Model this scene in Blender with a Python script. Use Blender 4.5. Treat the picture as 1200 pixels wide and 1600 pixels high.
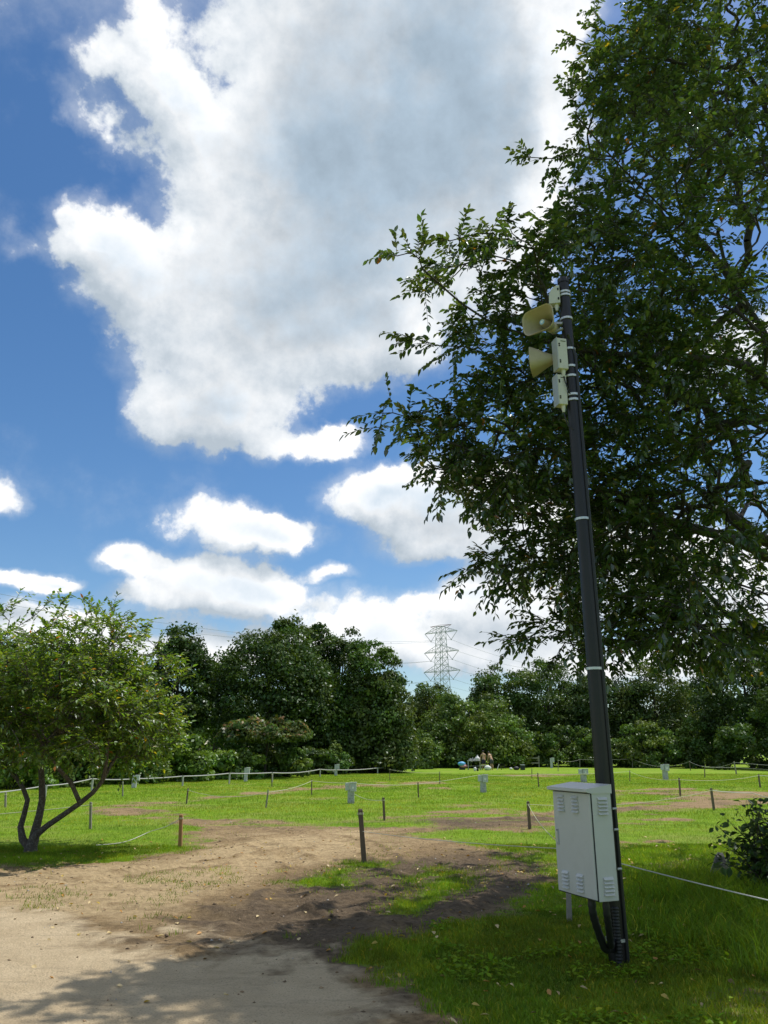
import bpy, math, random
import numpy as np
from mathutils import Vector, Matrix, Euler

for o in list(bpy.data.objects):
    bpy.data.objects.remove(o)
scene = bpy.context.scene
R = math.radians
random.seed(7)
RNG = np.random.default_rng(7)

# ------------------------------------------------------------------ camera
CAM_H = 1.6
PITCH = R(17.35)
FPX = 1200.0                       # focal length in photo pixels (1200 x 1600 frame)
cd = bpy.data.cameras.new('camera')
cam = bpy.data.objects.new('camera', cd)
scene.collection.objects.link(cam)
cam.location = (0, 0, CAM_H)
cam.rotation_euler = (math.pi / 2 + PITCH, 0, 0)
cd.sensor_fit = 'VERTICAL'; cd.sensor_height = 32.0; cd.sensor_width = 24.0
cd.lens = 32.0 * FPX / 1600.0
cd.clip_start = 0.05; cd.clip_end = 6000
scene.camera = cam
CP, SP = math.cos(PITCH), math.sin(PITCH)

def ray(x, y):
    u, v = x - 600.0, 800.0 - y
    return np.array([u, FPX * CP - v * SP, FPX * SP + v * CP])
def ground(x, y, z=0.0):           # point of the level ground under a photo pixel
    d = ray(x, y); t = (z - CAM_H) / d[2]
    return np.array([0, 0, CAM_H]) + d * t
def atY(x, y, Y):                  # point at a known distance ahead
    d = ray(x, y)
    return np.array([0, 0, CAM_H]) + d * (Y / d[1])

# ------------------------------------------------------------------ light
SUN_EL, SUN_AZ = 66.0, 58.0        # azimuth measured to the right of straight ahead
sdir = Vector((math.cos(R(SUN_EL)) * math.sin(R(SUN_AZ)), math.cos(R(SUN_EL)) * math.cos(R(SUN_AZ)), math.sin(R(SUN_EL))))
sl = bpy.data.lights.new('sun', 'SUN'); sl.energy = 4.4; sl.angle = R(0.53); sl.color = (1.0, 0.955, 0.89)
so = bpy.data.objects.new('sun', sl); scene.collection.objects.link(so)
so.rotation_euler = (-sdir).to_track_quat('-Z', 'Y').to_euler(); so.location = (20, 20, 60)

scene.view_settings.view_transform = 'Standard'
scene.view_settings.look = 'None'
scene.view_settings.exposure = 0.0
scene.view_settings.gamma = 1.0

# ------------------------------------------------------------------ world: sky with cumulus clouds
W = bpy.data.worlds.new('World'); scene.world = W; W.use_nodes = True
W.cycles.sampling_method = 'MANUAL'; W.cycles.sample_map_resolution = 256
nt = W.node_tree; nt.nodes.clear()

# cumulus cells: (direction through photo pixel, horizontal and vertical half-size in photo pixels, weight)
CELLS = [
 (650, 90, 260, 190, 1.3), (530, 270, 260, 190, 1.3), (780, 190, 140, 250, 1.2), (700, -160, 300, 200, 1.0), (590, 400, 260, 170, 1.1),
 (205, 110, 95, 48, .85), (120, 170, 54, 34, .55), (265, 165, 80, 55, .6), (330, 215, 90, 80, .7), (235, 40, 50, 40, .5), (170, 210, 60, 40, .5),
 (130, 365, 78, 60, .9), (205, 445, 120, 80, 1.0), (30, 390, 60, 26, .4), (355, 565, 165, 110, 1.15), (300, 650, 95, 58, 1.0), (330, 400, 150, 100, .7),
 (480, 520, 150, 100, .8), (610, 515, 110, 66, .8), (470, 695, 66, 28, .85), (535, 700, 50, 30, .8), (400, 640, 80, 50, .6),
 (600, 775, 105, 42, 1.1), (705, 790, 130, 74, 1.2), (800, 810, 130, 70, .9), (660, 838, 90, 34, .8),
 (375, 812, 105, 40, 1.15), (435, 832, 80, 34, 1.0), (205, 872, 56, 27, 1.3),
 (345, 903, 105, 46, 1.2), (265, 938, 90, 38, 1.0), (430, 928, 80, 42, 1.0), (510, 892, 42, 14, .8),
 (585, 960, 100, 44, 1.1), (540, 1005, 220, 40, .9), (730, 930, 90, 46, 1.1), (810, 965, 120, 44, .9), (720, 1020, 200, 44, .8),
 (40, 905, 80, 20, 1.2), (100, 912, 34, 14, .8), (0, 768, 42, 34, .9), (60, 970, 110, 34, 1.0), (260, 1010, 260, 40, .9), (980, 1040, 280, 46, .8),
 (960, 880, 220, 90, .9), (1120, 560, 130, 70, .7), (1200, 950, 220, 100, .9),
]
grp = bpy.data.node_groups.new('cumulus_body', 'ShaderNodeTree')
grp.interface.new_socket('Dir', in_out='INPUT', socket_type='NodeSocketVector')
grp.interface.new_socket('Body', in_out='OUTPUT', socket_type='NodeSocketFloat')
gi = grp.nodes.new('NodeGroupInput'); go = grp.nodes.new('NodeGroupOutput')
def gmath(op, a, b=None, c=None, tree=grp, clamp=False):
    n = tree.nodes.new('ShaderNodeMath'); n.operation = op; n.use_clamp = clamp
    for i, v in enumerate((a, b, c)):
        if v is None: continue
        if isinstance(v, (int, float)): n.inputs[i].default_value = v
        else: tree.links.new(v, n.inputs[i])
    return n.outputs[0]
def gnoise(vec, scale, detail, rough, tree=grp, dist=0.0, color=False):
    n = tree.nodes.new('ShaderNodeTexNoise')
    n.inputs['Scale'].default_value = scale; n.inputs['Detail'].default_value = detail
    n.inputs['Roughness'].default_value = rough; n.inputs['Distortion'].default_value = dist
    tree.links.new(vec, n.inputs['Vector'])
    return n.outputs['Color' if color else 'Fac']
acc = None
def add_cell(c, rx, rz, wgt):
    global acc
    az = math.atan2(c[0], c[1]); el = math.asin(c[2])
    m = grp.nodes.new('ShaderNodeMapping'); m.vector_type = 'TEXTURE'
    m.inputs['Location'].default_value = tuple(c)
    m.inputs['Rotation'].default_value = (el, 0, -az)
    m.inputs['Scale'].default_value = (rx, max(rx, rz) * 1.5, rz)
    grp.links.new(gi.outputs['Dir'], m.inputs['Vector'])
    g = grp.nodes.new('ShaderNodeTexGradient'); g.gradient_type = 'SPHERICAL'
    grp.links.new(m.outputs[0], g.inputs['Vector'])
    v = gmath('MULTIPLY', g.outputs['Fac'], wgt) if acc is None else gmath('MULTIPLY_ADD', g.outputs['Fac'], wgt, acc)
    acc = v
for (px, py, rx, ry, w) in CELLS:
    d = ray(px, py); k = 1.0 / np.linalg.norm(d)
    add_cell(d * k, rx * k * 1.28, ry * k * 1.28, w)
for i in range(14):                # the same broken cumulus goes on round the rest of the sky
    az = R(52 + i * (256 / 13.0)) + RNG.uniform(-.1, .1); el = R([12, 34, 20, 50, 9, 28, 64][i % 7] + RNG.uniform(-4, 4))
    c = np.array([math.cos(el) * math.sin(az), math.cos(el) * math.cos(az), math.sin(el)])
    s = RNG.uniform(.14, .26) * (1 + el * .5)
    add_cell(c, s * 1.7, s * (.45 + el * .4), 1.2)
grp.links.new(acc, go.inputs['Body'])

tc = nt.nodes.new('ShaderNodeTexCoord')
nv = nt.nodes.new('ShaderNodeVectorMath'); nv.operation = 'NORMALIZE'; nt.links.new(tc.outputs['Generated'], nv.inputs[0])
def vop(op, a, b, scale=None):
    n = nt.nodes.new('ShaderNodeVectorMath'); n.operation = op
    for i, v in enumerate((a, b)):
        if v is None: continue
        if isinstance(v, tuple): n.inputs[i].default_value = v
        else: nt.links.new(v, n.inputs[i])
    if scale is not None: n.inputs['Scale'].default_value = scale
    return n.outputs[0]
# the outlines of the cells are warped at two scales, so that they billow
w1 = vop('SCALE', vop('SUBTRACT', gnoise(nv.outputs[0], 6.0, 3, .5, tree=nt, color=True), (.5, .5, .5)), None, .13)
w2 = vop('SCALE', vop('SUBTRACT', gnoise(nv.outputs[0], 26.0, 4, .6, tree=nt, color=True), (.5, .5, .5)), None, .05)
sepd = nt.nodes.new('ShaderNodeSeparateXYZ'); nt.links.new(nv.outputs[0], sepd.inputs[0])
lowf = gmath('MULTIPLY_ADD', sepd.outputs['Z'], 1.5, .18, tree=nt, clamp=True)          # clouds seen lower stand farther off, so their billows look smaller
wsum = nt.nodes.new('ShaderNodeVectorMath'); wsum.operation = 'SCALE'; nt.links.new(vop('ADD', w1, w2), wsum.inputs[0]); nt.links.new(lowf, wsum.inputs['Scale'])
wdir = vop('ADD', nv.outputs[0], wsum.outputs[0])
def cell_group(vec):
    n = nt.nodes.new('ShaderNodeGroup'); n.node_tree = grp; nt.links.new(vec, n.inputs['Dir']); return n.outputs['Body']
wm = lambda op, a, b=None, c=None, clamp=False: gmath(op, a, b, c, tree=nt, clamp=clamp)
def sstep(v, a, b, lin=False):
    n = nt.nodes.new('ShaderNodeMapRange'); n.interpolation_type = 'LINEAR' if lin else 'SMOOTHSTEP'
    nt.links.new(v, n.inputs['Value']); n.inputs['From Min'].default_value = a; n.inputs['From Max'].default_value = b
    return n.outputs['Result']
body = cell_group(wdir)
sunward = tuple(sdir * 0.05)
body_s = cell_group(vop('ADD', wdir, sunward))
n1 = gnoise(nv.outputs[0], 8.0, 9, .60, tree=nt); n1s = gnoise(vop('ADD', nv.outputs[0], tuple(sdir * 0.020)), 8.0, 6, .60, tree=nt)
n2 = gnoise(nv.outputs[0], 40.0, 8, .62, tree=nt)
den = wm('MULTIPLY_ADD', wm('SUBTRACT', n1, .5), wm('MULTIPLY_ADD', lowf, .50, .80), wm('MINIMUM', body, 1.0))
den = wm('MULTIPLY_ADD', wm('SUBTRACT', n2, .5), .80, den)
alpha = wm('MAXIMUM', sstep(den, 0.24, 0.62), wm('MULTIPLY', sstep(wm('MULTIPLY_ADD', wm('SUBTRACT', n1, .5), 1.1, body), 0.02, .55), .34))
thick = sstep(wm('MULTIPLY_ADD', wm('SUBTRACT', n1, .5), 1.6, body), 0.7, 2.5)
# self-shading: a billow is darker where more cloud lies between it and the sun
occl = wm('SUBTRACT', wm('MINIMUM', body_s, 1.25), wm('MINIMUM', body, 1.25))
shade = sstep(wm('MULTIPLY_ADD', wm('SUBTRACT', n1s, n1), 2.3, wm('MULTIPLY', occl, .9)), -.50, .60, True)
br = wm('MULTIPLY', wm('MULTIPLY_ADD', thick, -.38, 1.0), wm('MULTIPLY_ADD', shade, -.50, 1.16))
ccol = nt.nodes.new('ShaderNodeMix'); ccol.data_type = 'RGBA'
nt.links.new(wm('MAXIMUM', wm('MULTIPLY', thick, 1.25), wm('MULTIPLY', shade, .7), clamp=True), ccol.inputs['Factor']); ccol.inputs['A'].default_value = (1.0, 1.0, 1.0, 1); ccol.inputs['B'].default_value = (.66, .83, 1.0, 1)
sky = nt.nodes.new('ShaderNodeTexSky'); sky.sky_type = 'NISHITA'; sky.sun_disc = False
sky.sun_elevation = R(SUN_EL); sky.sun_rotation = R(SUN_AZ)
sky.altitude = 0; sky.air_density = 1.0; sky.dust_density = 0.5; sky.ozone_density = 3.0
hs = nt.nodes.new('ShaderNodeHueSaturation'); hs.inputs['Saturation'].default_value = 1.22; nt.links.new(sky.outputs[0], hs.inputs['Color'])
bg1 = nt.nodes.new('ShaderNodeBackground'); nt.links.new(hs.outputs[0], bg1.inputs[0]); bg1.inputs[1].default_value = 0.125
bg2 = nt.nodes.new('ShaderNodeBackground'); nt.links.new(ccol.outputs['Result'], bg2.inputs[0]); nt.links.new(wm('MULTIPLY', br, 0.97), bg2.inputs[1])
mx = nt.nodes.new('ShaderNodeMixShader'); nt.links.new(alpha, mx.inputs[0]); nt.links.new(bg1.outputs[0], mx.inputs[1]); nt.links.new(bg2.outputs[0], mx.inputs[2])
wo = nt.nodes.new('ShaderNodeOutputWorld'); nt.links.new(mx.outputs[0], wo.inputs[0])

# ------------------------------------------------------------------ numeric noise
def _hash(ix, iy, iz, seed):
    h = (ix.astype(np.int64) * 374761393 + iy.astype(np.int64) * 668265263 + iz.astype(np.int64) * 2147483647 + seed * 974634777) & 0xFFFFFFFF
    h = ((h ^ (h >> 13)) * 1274126177) & 0xFFFFFFFF
    h = h ^ (h >> 16)
    return (h & 0xFFFFFF) / float(0xFFFFFF)
def vnoise(x, y, seed=0):
    x = np.asarray(x, float); y = np.asarray(y, float)
    ix, iy = np.floor(x), np.floor(y); fx, fy = x - ix, y - iy
    fx = fx * fx * (3 - 2 * fx); fy = fy * fy * (3 - 2 * fy); z = np.zeros_like(ix)
    a = _hash(ix, iy, z, seed); b = _hash(ix + 1, iy, z, seed); c = _hash(ix, iy + 1, z, seed); d = _hash(ix + 1, iy + 1, z, seed)
    return (a * (1 - fx) + b * fx) * (1 - fy) + (c * (1 - fx) + d * fx) * fy
def fbm(x, y, octv=4, seed=0, gain=.5):
    s = 0; a = 1; t = 0
    for k in range(octv):
        s = s + a * vnoise(x * 2 ** k + 17.3 * k, y * 2 ** k - 9.1 * k, seed + k); t += a; a *= gain
    return s / t

# ------------------------------------------------------------------ materials
def nodes_of(name):
    m = bpy.data.materials.new(name); m.use_nodes = True
    t = m.node_tree; t.nodes.clear()
    out = t.nodes.new('ShaderNodeOutputMaterial')
    return m, t, out
def mat_simple(name, col, rough=.6, var=.15, scale=8.0, bump=.1, bscale=60.0, metal=0.0, spec=.5, dirt=None, dirt_amt=.0):
    m, t, out = nodes_of(name)
    b = t.nodes.new('ShaderNodeBsdfPrincipled'); t.links.new(b.outputs[0], out.inputs[0])
    b.inputs['Roughness'].default_value = rough; b.inputs['Metallic'].default_value = metal
    b.inputs['Specular IOR Level'].default_value = spec
    tcn = t.nodes.new('ShaderNodeTexCoord')
    n = gnoise(tcn.outputs['Object'], scale, 6, .6, tree=t)
    mixn = t.nodes.new('ShaderNodeMix'); mixn.data_type = 'RGBA'
    t.links.new(n, mixn.inputs['Factor'])
    mixn.inputs['A'].default_value = tuple(max(0, c * (1 - var)) for c in col) + (1,)
    mixn.inputs['B'].default_value = tuple(c * (1 + var) for c in col) + (1,)
    src = mixn.outputs['Result']
    if dirt:
        n2 = gnoise(tcn.outputs['Object'], scale * 2.3, 8, .7, tree=t)
        mr = t.nodes.new('ShaderNodeMapRange'); t.links.new(n2, mr.inputs['Value']); mr.inputs['From Min'].default_value = .5; mr.inputs['From Max'].default_value = .72
        mm = gmath('MULTIPLY', mr.outputs[0], dirt_amt, tree=t)
        m2 = t.nodes.new('ShaderNodeMix'); m2.data_type = 'RGBA'; t.links.new(mm, m2.inputs['Factor']); t.links.new(src, m2.inputs['A']); m2.inputs['B'].default_value = tuple(dirt) + (1,)
        src = m2.outputs['Result']
    t.links.new(src, b.inputs['Base Color'])
    if bump:
        nb = gnoise(tcn.outputs['Object'], bscale, 5, .65, tree=t)
        bp = t.nodes.new('ShaderNodeBump'); bp.inputs['Strength'].default_value = bump; bp.inputs['Distance'].default_value = .02
        t.links.new(nb, bp.inputs['Height']); t.links.new(bp.outputs[0], b.inputs['Normal'])
    return m
def mat_leaf(name, col, trans=.35, gloss=.08, rough=.4, tcol=None):
    """two-sided leaf: diffuse + light through the blade + a waxy sheen; the 'tint' attribute varies leaf by leaf"""
    m, t, out = nodes_of(name)
    at = t.nodes.new('ShaderNodeAttribute'); at.attribute_name = 'tint'
    def mul(c):
        n = t.nodes.new('ShaderNodeMix'); n.data_type = 'RGBA'; n.blend_type = 'MULTIPLY'; n.inputs['Factor'].default_value = 1
        t.links.new(at.outputs['Color'], n.inputs['A']); n.inputs['B'].default_value = tuple(c) + (1,); return n.outputs['Result']
    d = t.nodes.new('ShaderNodeBsdfDiffuse'); t.links.new(mul(col), d.inputs[0])
    tr = t.nodes.new('ShaderNodeBsdfTranslucent'); t.links.new(mul(tcol or (col[0] * 1.5, col[1] * 1.5, col[2] * .6)), tr.inputs[0])
    g = t.nodes.new('ShaderNodeBsdfGlossy'); g.inputs['Roughness'].default_value = rough; g.inputs[0].default_value = (.9, .95, 1, 1)
    a = t.nodes.new('ShaderNodeMixShader'); a.inputs[0].default_value = trans; t.links.new(d.outputs[0], a.inputs[1]); t.links.new(tr.outputs[0], a.inputs[2])
    b = t.nodes.new('ShaderNodeMixShader'); b.inputs[0].default_value = gloss; t.links.new(a.outputs[0], b.inputs[1]); t.links.new(g.outputs[0], b.inputs[2])
    t.links.new(b.outputs[0], out.inputs[0]); return m

M = {}
M['pole'] = mat_simple('dark_brown_paint', (.0095, .0075, .0075), .42, .3, 5, .06, 25)
M['band'] = mat_simple('steel_band', (.62, .62, .60), .35, .1, 20, 0, metal=.6)
M['conduit'] = mat_simple('black_conduit', (.014, .014, .015), .45, .3, 10, .05)
M['horn'] = mat_simple('beige_horn_plastic', (.45, .375, .275), .5, .06, 6, .03, 30, dirt=(.25, .20, .12), dirt_amt=.35)
M['hornbox'] = mat_simple('ivory_box', (.60, .555, .51), .5, .06, 6, .03, 30, dirt=(.3, .27, .2), dirt_amt=.3)
M['bluecap'] = mat_simple('pale_blue_disc', (.35, .52, .75), .4, .1, 30, 0)
M['bluecap2'] = mat_simple('white_emblem', (.8, .85, .9), .4, .05, 30, 0)
M['hole'] = mat_simple('dark_hole', (.02, .02, .02), .8, .1, 8, 0)
M['cab'] = mat_simple('cabinet_paint', (.545, .54, .51), .42, .04, 3.5, .03, 55, dirt=(.36, .34, .28), dirt_amt=.16)
M['seam'] = mat_simple('black_gasket', (.02, .02, .02), .8, .1, 8, 0)
M['steel'] = mat_simple('galvanised_steel', (.42, .43, .44), .45, .15, 20, .05, metal=.3)
M['legsteel'] = mat_simple('dull_steel', (.16, .165, .16), .6, .2, 20, .05)
M['ped'] = mat_simple('pedestal_grey', (.50, .52, .52), .6, .12, 6, .05, dirt=(.2, .19, .16), dirt_amt=.6)
M['pedpost'] = mat_simple('mottled_pedestal_post', (.45, .46, .44), .8, .2, 6, .2, dirt=(.07, .07, .06), dirt_amt=.9)
M['wood'] = mat_simple('weathered_stake_wood', (.15, .115, .08), .85, .35, 14, .4, 50)
M['woodgrey'] = mat_simple('grey_stake_wood', (.26, .235, .19), .85, .3, 14, .4, 50)
M['woodorange'] = mat_simple('orange_stake_wood', (.36, .19, .075), .8, .25, 14, .35, 50)
M['wooddark'] = mat_simple('dark_stake_wood', (.135, .098, .066), .85, .35, 14, .4, 50)
M['rope'] = mat_simple('pale_rope', (.56, .55, .48), .8, .1, 40, .1)
M['ropefar'] = mat_simple('grey_rope', (.42, .42, .38), .8, .1, 40, .1)
M['ropey'] = mat_simple('yellowed_rope', (.50, .50, .32), .8, .12, 40, .1)
M['rail'] = mat_simple('pale_pipe', (.40, .40, .37), .5, .12, 6, .05)
M['board'] = mat_simple('grey_fence_board', (.36, .33, .28), .85, .25, 5, .3)
M['bark'] = mat_simple('cherry_bark', (.085, .068, .055), .9, .5, 14, 1.0, 30, dirt=(.30, .30, .26), dirt_amt=.85)
M['barkdark'] = mat_simple('dark_bark', (.045, .037, .03), .9, .4, 9, .8, 26)
M['pylon'] = mat_simple('galvanised_lattice', (.33, .36, .40), .6, .1, 1, 0)
M['pylonred'] = mat_simple('faded_red_lattice', (.30, .16, .16), .6, .1, 1, 0)
M['wire'] = mat_simple('conductor', (.22, .24, .26), .6, .1, 1, 0)
M['stone'] = mat_simple('grey_stone', (.12, .118, .11), .9, .3, 6, .7, 20)
M['skin'] = mat_simple('skin', (.50, .31, .19), .55, .08, 10, 0)
M['hair'] = mat_simple('black_hair', (.012, .01, .01), .6, .2, 40, .2)
M['navy'] = mat_simple('navy_cloth', (.022, .018, .045), .85, .2, 12, .2)
M['greycloth'] = mat_simple('dark_grey_cloth', (.06, .062, .07), .85, .2, 12, .2)
M['white'] = mat_simple('white_plastic', (.74, .74, .73), .5, .05, 8, 0)
M['blue'] = mat_simple('light_blue_bag', (.12, .42, .72), .6, .1, 8, 0)
M['red'] = mat_simple('pinkish_cloth', (.55, .26, .26), .7, .1, 8, 0)
M['blackbag'] = mat_simple('black_bag', (.018, .02, .025), .6, .2, 10, .1)

M['cherry'] = mat_leaf('cherry_leaf', (.050, .086, .020), .34, .085, .30, (.115, .19, .016))
M['young'] = mat_leaf('young_cherry_leaf', (.098, .160, .022), .42, .05, .40, (.21, .34, .018))
M['forest'] = [mat_leaf('evergreen_leaf', (.052, .092, .018), .20, .025, .40),
               mat_leaf('mid_green_leaf', (.076, .130, .022), .22, .024, .40),
               mat_leaf('olive_leaf', (.086, .126, .028), .22, .022, .40),
               mat_leaf('pale_green_leaf', (.108, .168, .030), .25, .024, .40),
               mat_leaf('vine_leaf', (.115, .200, .026), .30, .026, .40)]
M['bush'] = mat_leaf('bush_leaf', (.050, .094, .018), .28, .025, .42)
M['grassblade'] = mat_leaf('grass_blade', (.160, .285, .013), .34, .012, .55, (.27, .42, .013))
M['deadleaf'] = mat_leaf('fallen_leaf', (.40, .30, .14), .15, .03, .5)

# ------------------------------------------------------------------ mesh helpers
COL = scene.collection
ORI = {}
def np_mesh(name, verts, faces, tint=None, smooth=False):
    """faces: (n,3) or (n,4) array"""
    verts = np.ascontiguousarray(verts, dtype=np.float32); faces = np.ascontiguousarray(faces, dtype=np.int32)
    me = bpy.data.meshes.new(name); k = faces.shape[1]; n = len(faces)
    me.vertices.add(len(verts)); me.vertices.foreach_set('co', verts.ravel())
    me.loops.add(n * k); me.loops.foreach_set('vertex_index', faces.ravel())
    me.polygons.add(n); me.polygons.foreach_set('loop_start', np.arange(0, n * k, k, dtype=np.int32))
    if smooth: me.polygons.foreach_set('use_smooth', np.ones(n, dtype=bool))
    if tint is not None:
        a = me.color_attributes.new('tint', 'FLOAT_COLOR', 'POINT')
        c = np.ones((len(verts), 4), np.float32); c[:, :3] = tint; a.data.foreach_set('color', c.ravel())
    me.update(calc_edges=True); return me

class MB:
    def __init__(s): s.v = []; s.f = []; s.sm = []
    def add(s, vs, fs, smooth=False):
        o = len(s.v); s.v += [tuple(float(c) for c in p) for p in vs]
        for f in fs: s.f.append(tuple(i + o for i in f)); s.sm.append(smooth)
        return s
    def box(s, c, size, rot=None, taper=1.0):
        x, y, z = (k / 2 for k in size)
        vs = [Vector((sx * x * (taper if sz > 0 else 1), sy * y * (taper if sz > 0 else 1), sz * z)) for sz in (-1, 1) for sy in (-1, 1) for sx in (-1, 1)]
        if rot is not None: vs = [rot @ v for v in vs]
        vs = [v + Vector(c) for v in vs]
        return s.add(vs, [(0, 2, 3, 1), (4, 5, 7, 6), (0, 1, 5, 4), (1, 3, 7, 5), (3, 2, 6, 7), (2, 0, 4, 6)])
    def bevbox(s, c, size, rot=None, bev=.008):
        """box with chamfered edges"""
        hx, hy, hz = (k / 2 for k in size); b = bev; pts = []; 
        import bmesh
        bm = bmesh.new(); bmesh.ops.create_cube(bm, size=1.0)
        for v in bm.verts: v.co = Vector((v.co.x * size[0], v.co.y * size[1], v.co.z * size[2]))
        bmesh.ops.bevel(bm, geom=list(bm.edges), offset=b, segments=2, affect='EDGES', profile=.6)
        bm.verts.index_update()
        vs = [(rot @ v.co if rot is not None else v.co) + Vector(c) for v in bm.verts]
        fs = [tuple(v.index for v in f.verts) for f in bm.faces]; bm.free()
        return s.add(vs, fs)
    def tube(s, pts, rad, n=8, cap=True, smooth=True):
        pts = [Vector(p) for p in pts]; k = len(pts)
        if not hasattr(rad, '__len__'): rad = [rad] * k
        vs = []; prev = None
        for i, p in enumerate(pts):
            t = (pts[min(i + 1, k - 1)] - pts[max(i - 1, 0)])
            if t.length < 1e-9: t = Vector((0, 0, 1))
            t.normalize()
            if prev is None:
                a = t.orthogonal().normalized()
            else:
                a = prev - t * prev.dot(t)
                a = a.normalized() if a.length > 1e-6 else t.orthogonal().normalized()
            prev = a; b = t.cross(a)
            for j in range(n):
                w = 2 * math.pi * j / n
                vs.append(p + (a * math.cos(w) + b * math.sin(w)) * rad[i])
        fs = [(i * n + j, i * n + (j + 1) % n, (i + 1) * n + (j + 1) % n, (i + 1) * n + j) for i in range(k - 1) for j in range(n)]
        s.add(vs, fs, smooth)
        if cap: s.add(vs[:n], [tuple(range(n - 1, -1, -1))]); s.add(vs[-n:], [tuple(range(n))])
        return s
    def bar(s, a, b, w):               # thin four-sided member
        return s.tube([a, b], w, 4, True, False)
    def loft(s, rings, close=True, smooth=True, cap0=False, cap1=False):
        n = len(rings[0]); vs = [p for r in rings for p in r]
        fs = []
        for i in range(len(rings) - 1):
            for j in range(n if close else n - 1):
                fs.append((i * n + j, i * n + (j + 1) % n, (i + 1) * n + (j + 1) % n, (i + 1) * n + j))
        s.add(vs, fs, smooth)
        if cap0: s.add(rings[0], [tuple(range(n - 1, -1, -1))])
        if cap1: s.add(rings[-1], [tuple(range(n))])
        return s
    def ball(s, c, r, seed=0, jit=.0, nu=12, nv=8):
        rr = np.random.default_rng(seed); rings = []
        for i in range(nv + 1):
            th = math.pi * i / nv; ring = []
            for j in range(nu):
                ph = 2 * math.pi * j / nu; q = 1 + (rr.uniform(-jit, jit) if 0 < i < nv else 0)
                ring.append((c[0] + r[0] * q * math.sin(th) * math.cos(ph), c[1] + r[1] * q * math.sin(th) * math.sin(ph), c[2] - r[2] * math.cos(th)))
            rings.append(ring)
        return s.loft(rings)
    def mesh(s, name, off=(0, 0, 0)):
        me = bpy.data.meshes.new(name)
        me.from_pydata([(p[0] - off[0], p[1] - off[1], p[2] - off[2]) for p in s.v], [], s.f)
        me.polygons.foreach_set('use_smooth', s.sm); me.validate(); me.update()
        return me

def props(o, label=None, cat=None, group=None, kind=None):
    if label: o['label'] = label
    if cat: o['category'] = cat
    if group: o['group'] = group
    if kind: o['kind'] = kind
    return o
def thing(name, label, cat, loc, group=None):
    o = bpy.data.objects.new(name, None); COL.objects.link(o); o.location = tuple(float(c) for c in loc)
    o.empty_display_size = .1
    ORI[o.name] = tuple(float(c) for c in loc)
    return props(o, label, cat, group)
def part(name, mb, mat, parent, kind=None, label=None):
    off = ORI[parent.name] if parent else (0, 0, 0)
    me = mb.mesh(name, off) if isinstance(mb, MB) else mb
    me.materials.append(mat)
    o = bpy.data.objects.new(name, me); COL.objects.link(o); o.parent = parent
    ORI[o.name] = off
    return props(o, label=label, kind=kind)
def single(name, mb, mat, label, cat, loc, group=None, kind=None):
    """a thing that is one mesh, its origin at loc"""
    me = mb.mesh(name, loc); me.materials.append(mat)
    o = bpy.data.objects.new(name, me); COL.objects.link(o); o.location = tuple(float(c) for c in loc); ORI[o.name] = tuple(float(c) for c in loc)
    return props(o, label, cat, group, kind)

def nrm(a): return a / np.maximum(np.linalg.norm(a, axis=-1, keepdims=True), 1e-9)
def leaf_mesh(name, P, T, N, L, Wd, tint, droop=.18):
    """ovate folded leaves: 6 points, 2 quads each"""
    T = nrm(T); S = nrm(np.cross(T, N)); U = np.cross(S, T); n = len(P); L = L[:, None]; Wd = Wd[:, None]
    fold = .22
    b = P
    r1 = P + T * L * .34 + S * Wd * .5 + U * Wd * fold * .5; l1 = P + T * L * .34 - S * Wd * .5 + U * Wd * fold * .5
    r2 = P + T * L * .66 + S * Wd * .40 + U * (Wd * fold * .4 - L * droop * .35); l2 = P + T * L * .66 - S * Wd * .40 + U * (Wd * fold * .4 - L * droop * .35)
    t = P + T * L - U * L * droop
    V = np.stack([b, r1, r2, t, l2, l1], 1).reshape(-1, 3)
    i = np.arange(n)[:, None] * 6
    F = np.concatenate([i + np.array([[0, 1, 2, 3]]), i + np.array([[0, 3, 4, 5]])], 0)
    return np_mesh(name, V, F, np.repeat(tint, 6, axis=0))
def kite_mesh(name, P, T, N, L, Wd, tint):
    T = nrm(T); S = nrm(np.cross(T, N)); U = np.cross(S, T); n = len(P); L = L[:, None]; Wd = Wd[:, None]
    V = np.stack([P - T * L * .5, P - T * L * .08 + S * Wd * .5 + U * Wd * .12, P + T * L * .5 - U * L * .1, P - T * L * .08 - S * Wd * .5 + U * Wd * .12], 1).reshape(-1, 3)
    return np_mesh(name, V, np.arange(n * 4).reshape(-1, 4), np.repeat(tint, 4, axis=0))
def rand_unit(n, rng): return nrm(rng.normal(size=(n, 3)))

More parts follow.
